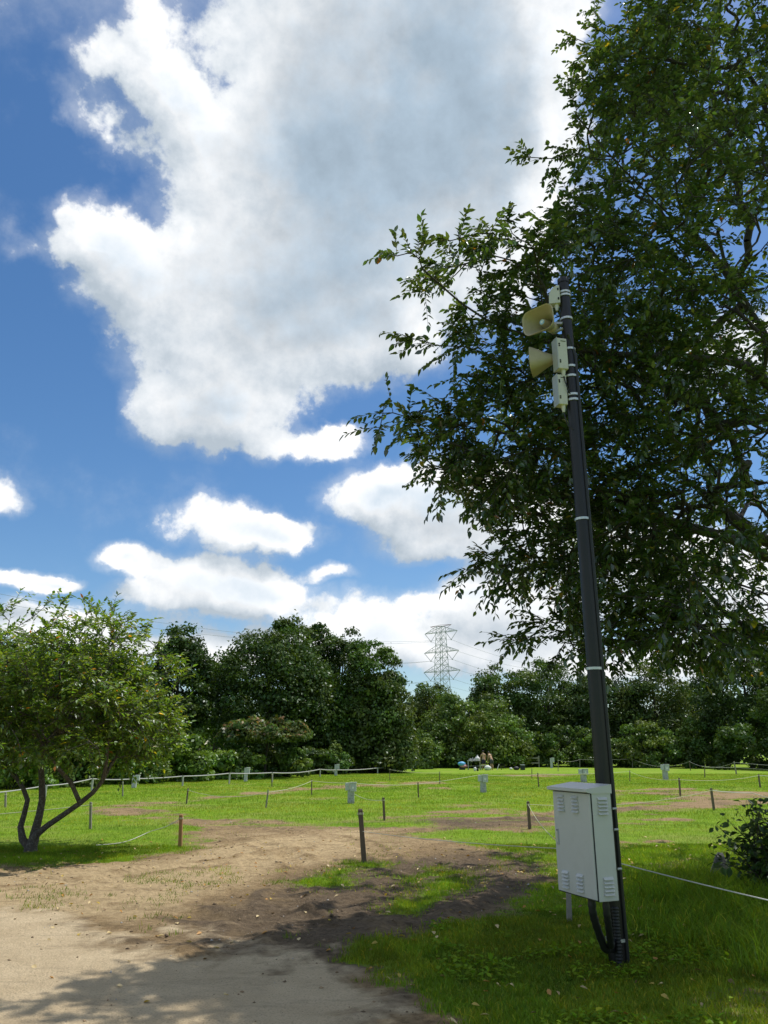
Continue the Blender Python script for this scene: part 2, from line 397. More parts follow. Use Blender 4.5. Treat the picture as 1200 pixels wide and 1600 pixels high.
# ------------------------------------------------------------------ ground
def gp(pts): return np.array([ground(x, y)[:2] for x, y in pts])
def poly_sd(P, poly):
    """signed distance, positive inside"""
    x, y = P[:, 0], P[:, 1]; inside = np.zeros(len(P), bool); d = np.full(len(P), 1e9)
    n = len(poly)
    for i in range(n):
        a, b = poly[i], poly[(i + 1) % n]; e = b - a; w = P - a
        t = np.clip((w @ e) / max(e @ e, 1e-9), 0, 1)
        d = np.minimum(d, np.hypot(w[:, 0] - t * e[0], w[:, 1] - t * e[1]))
        c = ((a[1] <= y) & (b[1] > y)) | ((b[1] <= y) & (a[1] > y))
        with np.errstate(divide='ignore', invalid='ignore'):
            xi = a[0] + (y - a[1]) / (b[1] - a[1]) * e[0]
        inside ^= c & (x < xi)
    return np.where(inside, d, -d)
SOIL = [gp(p) for p in [
 # the worn crossing in front and the road
 [(-700, 1362), (0, 1352), (110, 1347), (200, 1338), (255, 1330), (318, 1313), (300, 1300), (345, 1293), (290, 1286), (210, 1277), (165, 1268), (148, 1260), (215, 1254), (300, 1252), (235, 1262), (262, 1274),
  (330, 1277), (400, 1286), (455, 1291), (520, 1294), (590, 1293), (650, 1291), (690, 1284), (640, 1276), (655, 1269), (750, 1266), (800, 1273), (870, 1268), (960, 1262), (1010, 1254), (1062, 1250), (1060, 1244), (980, 1240), (965, 1236), (1000, 1231), (1060, 1231), (1130, 1233), (1300, 1243), (1300, 1254),
  (1200, 1256), (1100, 1262), (1000, 1269), (960, 1278), (860, 1292), (780, 1298), (690, 1299), (640, 1303), (700, 1308), (690, 1320), (760, 1324), (825, 1330), (838, 1352), (815, 1390), (800, 1420), (745, 1445), (650, 1449), (600, 1482), (575, 1500), (640, 1512), (720, 1545), (735, 1565), (800, 1640), (900, 1900), (-1200, 1900)],
 [(300, 1252), (370, 1243), (440, 1238), (520, 1232), (600, 1228), (620, 1226), (600, 1224), (480, 1231), (400, 1238), (320, 1246)],
 [(665, 1231), (720, 1229), (760, 1231), (700, 1234)], [(600, 1226), (660, 1224), (700, 1222), (650, 1221)],
 [(790, 1211), (880, 1209), (890, 1214), (800, 1214)], [(955, 1270), (1000, 1280), (1060, 1278), (1000, 1290), (950, 1290)], [(960, 1316), (1040, 1311), (1050, 1318), (965, 1325)],
 [(1000, 1345), (1080, 1340), (1090, 1356), (1010, 1360)], [(690, 1257), (760, 1254), (800, 1258), (720, 1261)],
]]
TURF = [gp(p) for p in [[(465, 1358), (540, 1346), (590, 1345), (585, 1362), (520, 1385), (470, 1380)], [(625, 1362), (690, 1352), (745, 1358), (760, 1385), (700, 1410), (640, 1424), (635, 1400), (660, 1382)],
 [(640, 1303), (700, 1301), (760, 1300), (800, 1312), (760, 1322), (700, 1316)], [(712, 1530), (745, 1530), (750, 1552), (712, 1552)]]]
THIN = [gp(p) for p in [[(0, 1385), (110, 1378), (150, 1395), (130, 1420), (0, 1428)], [(385, 1375), (470, 1365), (480, 1385), (390, 1390)], [(200, 1400), (290, 1392), (300, 1420), (210, 1425)], [(500, 1300), (600, 1297), (640, 1310), (560, 1325), (500, 1322)], [(560, 1325), (630, 1322), (640, 1336), (560, 1340)]]]
SAND = [gp(p) for p in [[(-900, 1420), (0, 1424), (90, 1434), (170, 1452), (260, 1466), (330, 1485), (420, 1505), (500, 1530), (560, 1552), (640, 1585), (700, 1640), (760, 1900), (-1200, 1900)],]]
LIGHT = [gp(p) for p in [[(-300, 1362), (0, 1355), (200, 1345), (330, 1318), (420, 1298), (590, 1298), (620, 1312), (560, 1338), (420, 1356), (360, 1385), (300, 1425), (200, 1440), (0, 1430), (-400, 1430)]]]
DARK = [gp(p) for p in [[(400, 1400), (500, 1356), (640, 1340), (820, 1330), (840, 1360), (800, 1430), (640, 1450), (560, 1500), (460, 1500), (380, 1480), (300, 1450)], [(650, 1280), (868, 1282), (868, 1288), (700, 1293)]]]  # damp soil under the cherry, with some of the tree's shade put into its colour
def cover(P, polys, soft, warp, seed):
    """0..1 coverage with a ragged edge; soft and warp grow with distance"""
    far = 1 + np.maximum(0, P[:, 1] - 8) * .09
    w = (fbm(P[:, 0] * 1.1, P[:, 1] * 1.1, 4, seed) - .5) * 2 * warp * np.minimum(far, 3)
    w = w + (fbm(P[:, 0] * 5, P[:, 1] * 5, 4, seed + 9, .65) - .5) * 1.3 * warp
    m = np.zeros(len(P))
    for q in polys: m = np.maximum(m, np.clip(.5 + (poly_sd(P, q) + w) / (soft * np.minimum(far, 3)), 0, 1))
    return m
TRACKS = [gp(p) for p in [[(880, 1284), (700, 1289), (560, 1303), (430, 1318), (300, 1338), (120, 1362), (-100, 1390)], [(150, 1262), (240, 1276), (380, 1298), (500, 1322), (560, 1370), (520, 1440), (430, 1530)],
                           [(1300, 1247), (1150, 1250), (1040, 1258), (960, 1270), (860, 1281)], [(760, 1345), (690, 1395), (560, 1450), (400, 1480), (200, 1440)], [(1100, 1236), (1020, 1240), (970, 1262)]]]
def rut_profile(P):
    """relief and churn of the wheel tracks pressed into the soil"""
    h = np.zeros(len(P)); ch = np.zeros(len(P)); sel = np.where((P[:, 1] > 3) & (P[:, 1] < 50) & (np.abs(P[:, 0]) < 26))[0]; Q = P[sel]
    if not len(sel): return h, ch
    for tr in TRACKS:
        best = np.full(len(Q), 1e9); lat = np.zeros(len(Q)); arc = np.zeros(len(Q)); s0 = 0.0
        for i in range(len(tr) - 1):
            a, e = tr[i], tr[i + 1] - tr[i]; L = np.linalg.norm(e); e = e / L; w = Q - a; t_ = np.clip(w @ e, 0, L); dx = w - t_[:, None] * e; d = np.hypot(dx[:, 0], dx[:, 1]); k = d < best
            best[k] = d[k]; lat[k] = d[k]; arc[k] = s0 + t_[k]; s0 += L
        lat = lat + (fbm(Q[:, 0] * .8, Q[:, 1] * .8, 2, 131) - .5) * .5; dd = np.abs(lat - .72)
        r_ = np.exp(-(dd / .15) ** 2); berm = np.exp(-((dd - .27) / .08) ** 2)
        h[sel] += -.045 * r_ + .038 * berm * (.4 + 1.2 * fbm(Q[:, 0] * 4, Q[:, 1] * 4, 2, 133)) + r_ * np.sin(arc * 2 * math.pi / .15) * .012
        ch[sel] = np.maximum(ch[sel], np.maximum(r_ * .5, berm) * (fbm(Q[:, 0] * 2, Q[:, 1] * 2, 3, 137) > .45))
    return h, ch
def ground_masks(P):
    soil = cover(P, SOIL, .75, .55, 3)
    turf = cover(P, TURF, .8, .5, 21) * .92; thin = cover(P, THIN, .5, .4, 31)
    patch = np.clip((fbm(P[:, 0] * .35, P[:, 1] * .35, 4, 55) - .64) * 5, 0, .45)      # worn spots in the lawn
    grass = np.clip(np.maximum(1 - soil - patch * (P[:, 1] < 60), turf), 0, 1)
    sprout = np.clip((fbm(P[:, 0] * 1.3, P[:, 1] * 1.3, 4, 155, .6) - .64) * 5, 0, .34) * (P[:, 1] < 30)      # grass coming back through the worn soil
    grass = np.maximum(np.maximum(grass, thin * .30), sprout * (1 - cover(P, SAND, .8, .4, 41)))
    streak = np.clip((fbm(P[:, 0] * .35, P[:, 1] * 1.6, 4, 255, .6) - .50) * 6, 0, .8) * np.clip((P[:, 1] - 16) / 4, 0, 1)
    grass = np.maximum(grass, streak)
    sand = cover(P, SAND, 2.2, .8, 41) * (1 - grass)
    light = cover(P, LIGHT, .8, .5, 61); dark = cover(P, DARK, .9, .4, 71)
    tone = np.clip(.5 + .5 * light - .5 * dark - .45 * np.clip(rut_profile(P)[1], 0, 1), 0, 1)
    return grass, sand, tone
def ground_height(P, grass, sand):
    x, y = P[:, 0], P[:, 1]
    near = np.clip((45 - y) / 25, 0, 1) * (y > 2)
    soilw = np.clip(1 - grass - sand, 0, 1)
    h = (fbm(x * .25, y * .25, 3, 5) - .5) * .10 * near
    lump = fbm(x * 3.2, y * 3.2, 4, 11, .6) - .5
    clod = np.maximum(0, fbm(x * 8, y * 8, 3, 13, .6) - .56)
    rut = np.sin((y + .35 * x + .6 * fbm(x * .5, y * .5, 2, 91)) * 5.2) * .5
    h = h + soilw * near * (lump * .038 + clod * .11 + rut * .006 + rut_profile(P)[0] * .55)
    h = h + sand * near * (fbm(x * 4, y * 4, 3, 17) - .5) * .016 + grass * near * (fbm(x * 2.5, y * 2.5, 3, 19) - .5) * .04
    # tyre-tread ridges in the soft soil
    a, b = ground(440, 1395)[:2], ground(520, 1450)[:2]; e = (b - a) / np.linalg.norm(b - a); s = (x - a[0]) * e[0] + (y - a[1]) * e[1]; u = (x - a[0]) * -e[1] + (y - a[1]) * e[0]
    Lq = np.linalg.norm(b - a)
    tr = np.clip(1 - np.abs(u) / .22, 0, 1) * (s > 0) * (s < Lq)
    h = h + np.sqrt(tr) * np.sin((s + np.abs(u) * .6) * 2 * math.pi / .115) * .014
    return h
def axis_lines(dense_a, dense_b, step, far_a, far_b, ratio):
    l = list(np.arange(dense_a, dense_b + 1e-6, step)); s = step; v = l[-1]
    while v < far_b: s *= ratio; v += s; l.append(v)
    s = step; v = l[0]
    while v > far_a: s *= ratio; v -= s; l.insert(0, v)
    return np.array(l)
gx = axis_lines(-5.0, 5.0, .058, -2500, 2500, 1.06)
gy = axis_lines(3.6, 15.0, .058, -1500, 3500, 1.045)
GX, GY = np.meshgrid(gx, gy); GP = np.stack([GX.ravel(), GY.ravel()], 1)
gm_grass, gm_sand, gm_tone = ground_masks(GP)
gh = ground_height(GP, gm_grass, gm_sand)
nx, ny = len(gx), len(gy)
ii = np.arange((ny - 1) * (nx - 1)); r_, c_ = ii // (nx - 1), ii % (nx - 1); b0 = r_ * nx + c_
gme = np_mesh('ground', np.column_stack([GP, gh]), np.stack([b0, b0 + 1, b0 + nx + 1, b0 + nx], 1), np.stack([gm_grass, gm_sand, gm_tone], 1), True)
def GZ(x, y):
    P = np.array([[x, y]], float); a = ground_masks(P); return float(ground_height(P, a[0], a[1])[0])

m, t, out = nodes_of('field_ground')
b = t.nodes.new('ShaderNodeBsdfPrincipled'); t.links.new(b.outputs[0], out.inputs[0]); b.inputs['Roughness'].default_value = .95; b.inputs['Specular IOR Level'].default_value = .15
at = t.nodes.new('ShaderNodeAttribute'); at.attribute_name = 'tint'
sp = t.nodes.new('ShaderNodeSeparateColor'); t.links.new(at.outputs['Color'], sp.inputs[0])
tcg = t.nodes.new('ShaderNodeTexCoord')
def ramp(v, a, b_):
    n = t.nodes.new('ShaderNodeMapRange'); t.links.new(v, n.inputs['Value']); n.inputs['From Min'].default_value = a; n.inputs['From Max'].default_value = b_; return n.outputs[0]
def cmix(f, a, b_, mode='MIX'):
    n = t.nodes.new('ShaderNodeMix'); n.data_type = 'RGBA'; n.blend_type = mode
    if isinstance(f, (int, float)): n.inputs['Factor'].default_value = f
    else: t.links.new(f, n.inputs['Factor'])
    for k, v in (('A', a), ('B', b_)):
        if isinstance(v, tuple): n.inputs[k].default_value = v + (1,)
        else: t.links.new(v, n.inputs[k])
    return n.outputs['Result']
nA = gnoise(tcg.outputs['Object'], 2.2, 8, .65, tree=t); nB = gnoise(tcg.outputs['Object'], 14, 8, .7, tree=t); nC = gnoise(tcg.outputs['Object'], .45, 5, .6, tree=t); nD = gnoise(tcg.outputs['Object'], 70, 4, .7, tree=t)
mps = t.nodes.new('ShaderNodeMapping'); mps.inputs['Scale'].default_value = (.8, 2.6, 1); t.links.new(tcg.outputs['Object'], mps.inputs['Vector'])
nE = gnoise(mps.outputs[0], 1.6, 9, .68, tree=t, dist=.6)
soilc = cmix(ramp(nB, .3, .7), (.155, .104, .052), (.38, .265, .138))
soilc = cmix(ramp(nA, .38, .66), soilc, cmix(ramp(nB, .3, .7), (.24, .165, .08), (.46, .335, .175)))
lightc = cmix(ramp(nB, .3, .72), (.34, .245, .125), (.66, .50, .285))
darkc = cmix(ramp(nB, .32, .72), (.075, .054, .033), (.205, .150, .095))  # damp earth, darkened further to carry part of the tree's shade
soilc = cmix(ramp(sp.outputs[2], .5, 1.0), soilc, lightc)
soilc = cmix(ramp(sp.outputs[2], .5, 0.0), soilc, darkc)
nF = gnoise(tcg.outputs['Object'], 32, 6, .75, tree=t)
soilc = cmix(gmath('MULTIPLY', ramp(nF, .56, .70), .55, tree=t), soilc, (.085, .058, .028))
soilc = cmix(gmath('MULTIPLY', ramp(nF, .42, .28), .55, tree=t), soilc, (.52, .40, .25))
soilc = cmix(gmath('MULTIPLY', ramp(nE, .52, .66), .5, tree=t), soilc, (.13, .09, .045))
soilc = cmix(gmath('MULTIPLY', ramp(nE, .42, .30), .6, tree=t), soilc, (.45, .34, .20))
sandc = cmix(ramp(nA, .3, .7), (.56, .435, .265), (.70, .56, .355))
sandc = cmix(gmath('MULTIPLY', ramp(nD, .50, .72), .75, tree=t), sandc, (.27, .205, .13))
sandc = cmix(gmath('MULTIPLY', ramp(nE, .54, .68), .45, tree=t), sandc, (.27, .205, .13))
grassc = cmix(ramp(nA, .35, .68), (.145, .260, .013), (.235, .375, .018))
grassc = cmix(gmath('MULTIPLY', ramp(nC, .46, .66), .75, tree=t), grassc, (.27, .31, .06))
grassc = cmix(gmath('MULTIPLY', ramp(nC, .46, .30), .6, tree=t), grassc, (.085, .165, .012))
grassc = cmix(gmath('MULTIPLY', ramp(nD, .52, .74), .45, tree=t), grassc, (.06, .10, .014))
sandm = ramp(gmath('ADD', sp.outputs[1], gmath('MULTIPLY', gmath('SUBTRACT', nA, .5, tree=t), .9, tree=t), tree=t), .35, .65)
gmk = ramp(gmath('ADD', sp.outputs[0], gmath('MULTIPLY', gmath('SUBTRACT', nB, .5, tree=t), 1.3, tree=t), tree=t), .42, .66)
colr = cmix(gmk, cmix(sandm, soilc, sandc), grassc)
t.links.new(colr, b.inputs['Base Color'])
bp = t.nodes.new('ShaderNodeBump'); bp.inputs['Strength'].default_value = 1.0; bp.inputs['Distance'].default_value = .05
t.links.new(gmath('ADD', nB, gmath('MULTIPLY', nD, .5, tree=t), tree=t), bp.inputs['Height']); t.links.new(bp.outputs[0], b.inputs['Normal'])
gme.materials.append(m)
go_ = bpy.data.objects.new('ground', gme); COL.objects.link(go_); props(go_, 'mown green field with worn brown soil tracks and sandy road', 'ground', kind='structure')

# ------------------------------------------------------------------ grass
def in_view(P, margin=1.06):
    x, y = P[:, 0], P[:, 1]; depth = y * CP - CAM_H * SP
    px = x / depth * FPX; v = -(y * SP + CAM_H * CP) / depth * FPX
    return (depth > .5) & (np.abs(px) < 600 * margin) & (v > -800 * margin)
def blades(name, P, hgt, wid, lean, tint, rng, simple=False):
    n = len(P); g, s, _ = ground_masks(P); z = ground_height(P, g, s)
    B = np.column_stack([P, z - .008]); a = rng.uniform(0, 2 * math.pi, n); la = rng.uniform(0, 2 * math.pi, n)
    side = np.column_stack([np.cos(a), np.sin(a), np.zeros(n)]) * wid[:, None] * .5
    ld = np.column_stack([np.cos(la), np.sin(la), np.zeros(n)]) * (hgt * lean)[:, None]
    up = np.zeros((n, 3)); up[:, 2] = hgt
    mid = B + up * .55 + ld * .30; tip = B + up * (1 - .25 * lean)[:, None] + ld
    V = np.stack([B - side, B + side, mid + side * .8, tip, mid - side * .8], 1).reshape(-1, 3)
    i = np.arange(n)[:, None] * 5
    Vt = np.repeat(tint, 5, axis=0)
    if simple: return np_mesh(name, np.stack([B - side, B + side, tip], 1).reshape(-1, 3), np.arange(n * 3).reshape(-1, 3), np.repeat(tint, 3, axis=0))
    return np_mesh(name, V, np.concatenate([i + np.array([[0, 1, 2]]), i + np.array([[0, 2, 4]]), i + np.array([[4, 2, 3]])], 0), Vt)
def tints(n, rng, yellow=.05, lo=.65, hi=1.25):
    b = rng.uniform(lo, hi, n)[:, None]; c = np.ones((n, 3)) * b
    c[:, 0] *= rng.uniform(.85, 1.25, n); y = rng.random(n) < yellow
    c[y] = np.array([2.6, 1.5, 2.2]) * b[y]
    return c
def scatter(n, y0, y1, power, rng):
    u = rng.random(n); y = (y0 ** power + u * (y1 ** power - y0 ** power)) ** (1 / power)
    x = (rng.random(n) * 2 - 1) * (y * .56 + .3)
    P = np.column_stack([x, y]); return P[in_view(P)]
rg = np.random.default_rng(11)
def mow(P, thr_noise=.35):
    g, s, _ = ground_masks(P); k = g + (fbm(P[:, 0] * 5, P[:, 1] * 5, 3, 77) - .5) * thr_noise
    return P[rg.random(len(P)) < np.clip((k - .16) * 1.5, 0, 1) ** 1.5]
P1 = mow(scatter(560000, 4.0, 15.0, 1.3, rg)); n = len(P1)
clump = fbm(P1[:, 0] * 3, P1[:, 1] * 3, 3, 101)
tn = tints(n, rg, .06, .7, 1.3); tn *= (.6 + .8 * clump)[:, None]; dry = fbm(P1[:, 0] * .9, P1[:, 1] * .9, 3, 207) > .56; tn[dry] *= np.array([1.3, 1.08, 1.1]); tn[P1[:, 1] < 9] *= np.array([.80, .80, 1.0]); clov = fbm(P1[:, 0] * .7, P1[:, 1] * .7, 3, 219) > .57; tn[clov] *= .72  # nearest blades are tinted darker: some shade is put into their colour
hg = (.028 + .055 * rg.random(n) * clump * 1.6); wd = .0045 + .004 * rg.random(n); ln = rg.uniform(.2, .9, n); nr = P1[:, 1] < 8.5
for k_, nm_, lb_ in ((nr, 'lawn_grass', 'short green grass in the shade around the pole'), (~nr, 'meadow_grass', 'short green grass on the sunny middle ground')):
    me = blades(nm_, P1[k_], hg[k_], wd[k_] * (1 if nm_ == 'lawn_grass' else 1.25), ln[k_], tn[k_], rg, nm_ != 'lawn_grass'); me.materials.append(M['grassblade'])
    o = bpy.data.objects.new(nm_, me); COL.objects.link(o); props(o, lb_, 'grass', kind='stuff')
P2 = mow(scatter(400000, 15.0, 62.0, 1.0, rg)); n = len(P2); sc = np.minimum(P2[:, 1] / 15.0, 3.2)
tn = tints(n, rg, .06, .7, 1.35); tn *= (.6 + .75 * fbm(P2[:, 0] * .8, P2[:, 1] * .8, 4, 209, .6))[:, None]; dry = fbm(P2[:, 0] * .3, P2[:, 1] * .5, 4, 211) > .55; tn[dry] *= np.array([1.35, 1.05, 1.4]); clov = fbm(P2[:, 0] * .45, P2[:, 1] * .7, 4, 221) > .56; tn[clov] *= np.array([.72, .80, .9])
me = blades('field_grass', P2, (.03 + .035 * rg.random(n)) * np.minimum(sc, 1.4), (.005 + .003 * rg.random(n)) * sc, rg.uniform(.2, .8, n), tn, rg, True); me.materials.append(M['grassblade'])
o = bpy.data.objects.new('field_grass', me); COL.objects.link(o); props(o, 'sunlit mown grass of the open field', 'grass', kind='stuff')
# long grass below the big tree, right of the pole
LONG = gp([(985, 1345), (1080, 1335), (1400, 1360), (1500, 1500), (1260, 1545), (1050, 1500), (985, 1470), (965, 1400)])
P3 = scatter(160000, 5.0, 12.0, 1.5, rg); sd = poly_sd(P3, LONG) + (fbm(P3[:, 0] * 2, P3[:, 1] * 2, 3, 7) - .5) * .7
P3 = P3[(sd > 0) & (rg.random(len(P3)) < np.clip(sd * 1.3, .1, .8))]; n = len(P3)
tn = tints(n, rg, .04, .45, 1.1)
me = blades('long_grass', P3, .10 + .24 * rg.random(n) ** 1.5 * fbm(P3[:, 0] * 2, P3[:, 1] * 2, 2, 3) * 1.6, .005 + .005 * rg.random(n), rg.uniform(.3, 1.0, n), tn, rg); me.materials.append(M['grassblade'])
o = bpy.data.objects.new('long_grass', me); COL.objects.link(o); props(o, 'long unmown grass in the shade right of the pole', 'grass', kind='stuff')
# broad-leaved weeds and clover in the shaded turf near the pole
P4 = scatter(42000, 4.3, 9.5, 1.4, rg); P4 = P4[P4[:, 0] > .4]; P4 = mow(P4, .2); P4 = P4[fbm(P4[:, 0] * 1.7, P4[:, 1] * 1.7, 3, 303) > .53]; n = len(P4)
g_, s_, _ = ground_masks(P4); z = ground_height(P4, g_, s_)
T = rand_unit(n, rg); T[:, 2] = np.abs(T[:, 2]) * .4; N = rand_unit(n, rg) * .35 + np.array([0, 0, 1])
me = leaf_mesh('ground_weeds', np.column_stack([P4, z + rg.uniform(.01, .07, n)]), T, N, rg.uniform(.02, .06, n), rg.uniform(.014, .036, n), tints(n, rg, .01, .6, 1.15)); me.materials.append(M['grassblade'])
o = bpy.data.objects.new('ground_weeds', me); COL.objects.link(o); props(o, 'low broad leaved weeds among the grass near the pole', 'weeds', kind='stuff')
# fallen leaves
P5 = np.concatenate([scatter(900, 4.3, 16, 1.3, rg), scatter(250, 10, 15, 1, rg) + np.array([0, 0])]); n = len(P5)
g_, s_, _ = ground_masks(P5); z = ground_height(P5, g_, s_); k = rg.random(n) < np.where(s_ > .5, .25, .75); P5 = P5[k]; z = z[k]; g_ = g_[k]; n = len(P5)
T = rand_unit(n, rg); T[:, 2] *= .2; N = rand_unit(n, rg) * .5 + np.array([0, 0, 1]); tc5 = np.array([[1, 1, 1], [1.5, 1.55, 1.7], [.5, .42, .4], [1.1, .75, .4], [1.2, 1.15, .5]])[rg.integers(0, 5, n)]
me = leaf_mesh('fallen_leaves', np.column_stack([P5, z + .012 + g_ * .035]), T, N, rg.uniform(.035, .07, n), rg.uniform(.02, .04, n), tc5, .3); me.materials.append(M['deadleaf'])
o = bpy.data.objects.new('fallen_leaves', me); COL.objects.link(o); props(o, 'scattered dry fallen leaves on soil and lawn', 'leaves', kind='stuff')
# crumbs of soil and small stones
P6 = scatter(10000, 4.3, 20, 1.1, rg); g_, s_, tn_ = ground_masks(P6); k = rg.random(len(P6)) < np.clip(1 - g_ * 2 - s_ * .70, 0.03, 1) * fbm(P6[:, 0] * 1.5, P6[:, 1] * 1.5, 3, 404) * 1.4
k &= g_ < .4
P6 = P6[k]; g_, s_, tn_ = g_[k], s_[k], tn_[k]; z = ground_height(P6, g_, s_); n = len(P6)
oc = np.array([[1, 0, 0], [-1, 0, 0], [0, 1, 0], [0, -1, 0], [0, 0, 1], [0, 0, -1]], float)
sz = ((.005 + .022 * rg.random(n) ** 4) * np.where(s_ > .5, .62, 1.0))[:, None, None] * np.array([1, 1, .65])
V = (oc[None] * sz * rg.uniform(.6, 1.3, (n, 6, 1)) + (rg.random((n, 6, 3)) - .5) * sz * .6) + np.column_stack([P6, z + .004])[:, None, :]
fo = np.array([[0, 2, 4], [2, 1, 4], [1, 3, 4], [3, 0, 4], [2, 0, 5], [1, 2, 5], [3, 1, 5], [0, 3, 5]])
F = (np.arange(n)[:, None, None] * 6 + fo[None]).reshape(-1, 3)
base = np.where(tn_[:, None] > .6, np.array([[.40, .30, .17]]), np.array([[.18, .125, .07]])) * rg.uniform(.6, 1.3, (n, 1))
base[s_ > .5] *= 1.6; sz_small = s_ > .5
st = rg.random(n) < .14; base[st] = np.array([.42, .39, .34])
me = np_mesh('soil_clods', V.reshape(-1, 3), F, np.repeat(base, 6, axis=0))
m, t2, out2 = nodes_of('clod'); b2 = t2.nodes.new('ShaderNodeBsdfPrincipled'); a2 = t2.nodes.new('ShaderNodeAttribute'); a2.attribute_name = 'tint'; t2.links.new(a2.outputs['Color'], b2.inputs['Base Color']); b2.inputs['Roughness'].default_value = .95; t2.links.new(b2.outputs[0], out2.inputs[0]); me.materials.append(m)
o = bpy.data.objects.new('soil_clods', me); COL.objects.link(o); props(o, 'loose crumbs of soil and small stones on the bare ground', 'soil', kind='stuff')

# ------------------------------------------------------------------ near trees (branch skeleton, twigs, leaves)
def grow(paths, targets, rng, step=.25, sag=.0, wander=.05, attach_bias=.8):
    """paths: hand-laid stems; targets: twig ends, nearest first; each target is joined to the best placed node so far"""
    CAP = 60000; pos = np.zeros((CAP, 3)); dirs = np.zeros((CAP, 3)); par = np.full(CAP, -1); chains = []; N = 0
    def put(points, parent):
        nonlocal N
        ids = []; prev = pos[parent].copy() if parent >= 0 else None
        for k, p in enumerate(points):
            d = (p - prev) if prev is not None else (points[min(k + 1, len(points) - 1)] - p)
            pos[N] = p; dirs[N] = d / max(np.linalg.norm(d), 1e-6); par[N] = parent if k == 0 else N - 1; ids.append(N); N += 1; prev = p
        chains.append(([parent] if parent >= 0 else []) + ids)
    def resample(pts):
        pts = [np.array(p, float) for p in pts]; outp = []
        for i in range(len(pts) - 1):
            p0 = pts[max(i - 1, 0)]; p1 = pts[i]; p2 = pts[i + 1]; p3 = pts[min(i + 2, len(pts) - 1)]
            k = max(2, int(np.linalg.norm(p2 - p1) / step))
            for j in range(k):
                u = j / k
                outp.append(.5 * ((2 * p1) + (p2 - p0) * u + (2 * p0 - 5 * p1 + 4 * p2 - p3) * u * u + (3 * p1 - p0 - 3 * p2 + p3) * u ** 3))
        outp.append(pts[-1]); return outp
    for pts in paths:
        rp = resample(pts)
        if N == 0: put(rp, -1)
        else: put(rp[1:], int(np.argmin(np.linalg.norm(pos[:N] - rp[0], axis=1))))
    nstem = N
    for tg in targets:
        A = pos[:N]; w = tg - A; dist = np.sqrt((w * w).sum(1))
        cosv = np.einsum('ij,ij->i', w, dirs[:N]) / np.maximum(dist, 1e-6)
        cost = dist * (1 + attach_bias * (1 - cosv) * .5); cost[:3] += 5
        i = int(np.argmin(cost)); L = dist[i]
        if L < .12: continue
        c = A[i] + dirs[i] * L * .40 + np.array([0, 0, sag * L]); a0 = A[i].copy()
        k = max(2, int(L / step)); pts = []
        for j in range(1, k + 1):
            u = j / k; p = (1 - u) ** 2 * a0 + 2 * u * (1 - u) * c + u * u * tg
            pts.append(p + rng.normal(size=3) * wander * min(1, L) * (1 if j < k else 0))
        put(pts, i)
    pos = pos[:N]; par = par[:N]; dirs = dirs[:N]
    cnt = np.zeros(N); haschild = np.zeros(N, bool); haschild[par[par >= 0]] = True
    cnt[~haschild] = 1
    for i in range(N - 1, 0, -1):
        if par[i] >= 0: cnt[par[i]] += cnt[i]
    return pos, dirs, par, cnt, haschild, chains, nstem
def skeleton_mesh(pos, rad, chains, lo, hi):
    mb = MB()
    for ch in chains:
        r = [rad[i] for i in ch]
        if len(ch) > 1 and rad[ch[0]] > rad[ch[1]] * 1.15: r[0] = rad[ch[1]] * 1.1
        if not (lo <= max(r) < hi): continue
        mb.tube([pos[i] for i in ch], r, 10 if max(r) > .06 else (6 if max(r) > .02 else 4), False)
    return mb
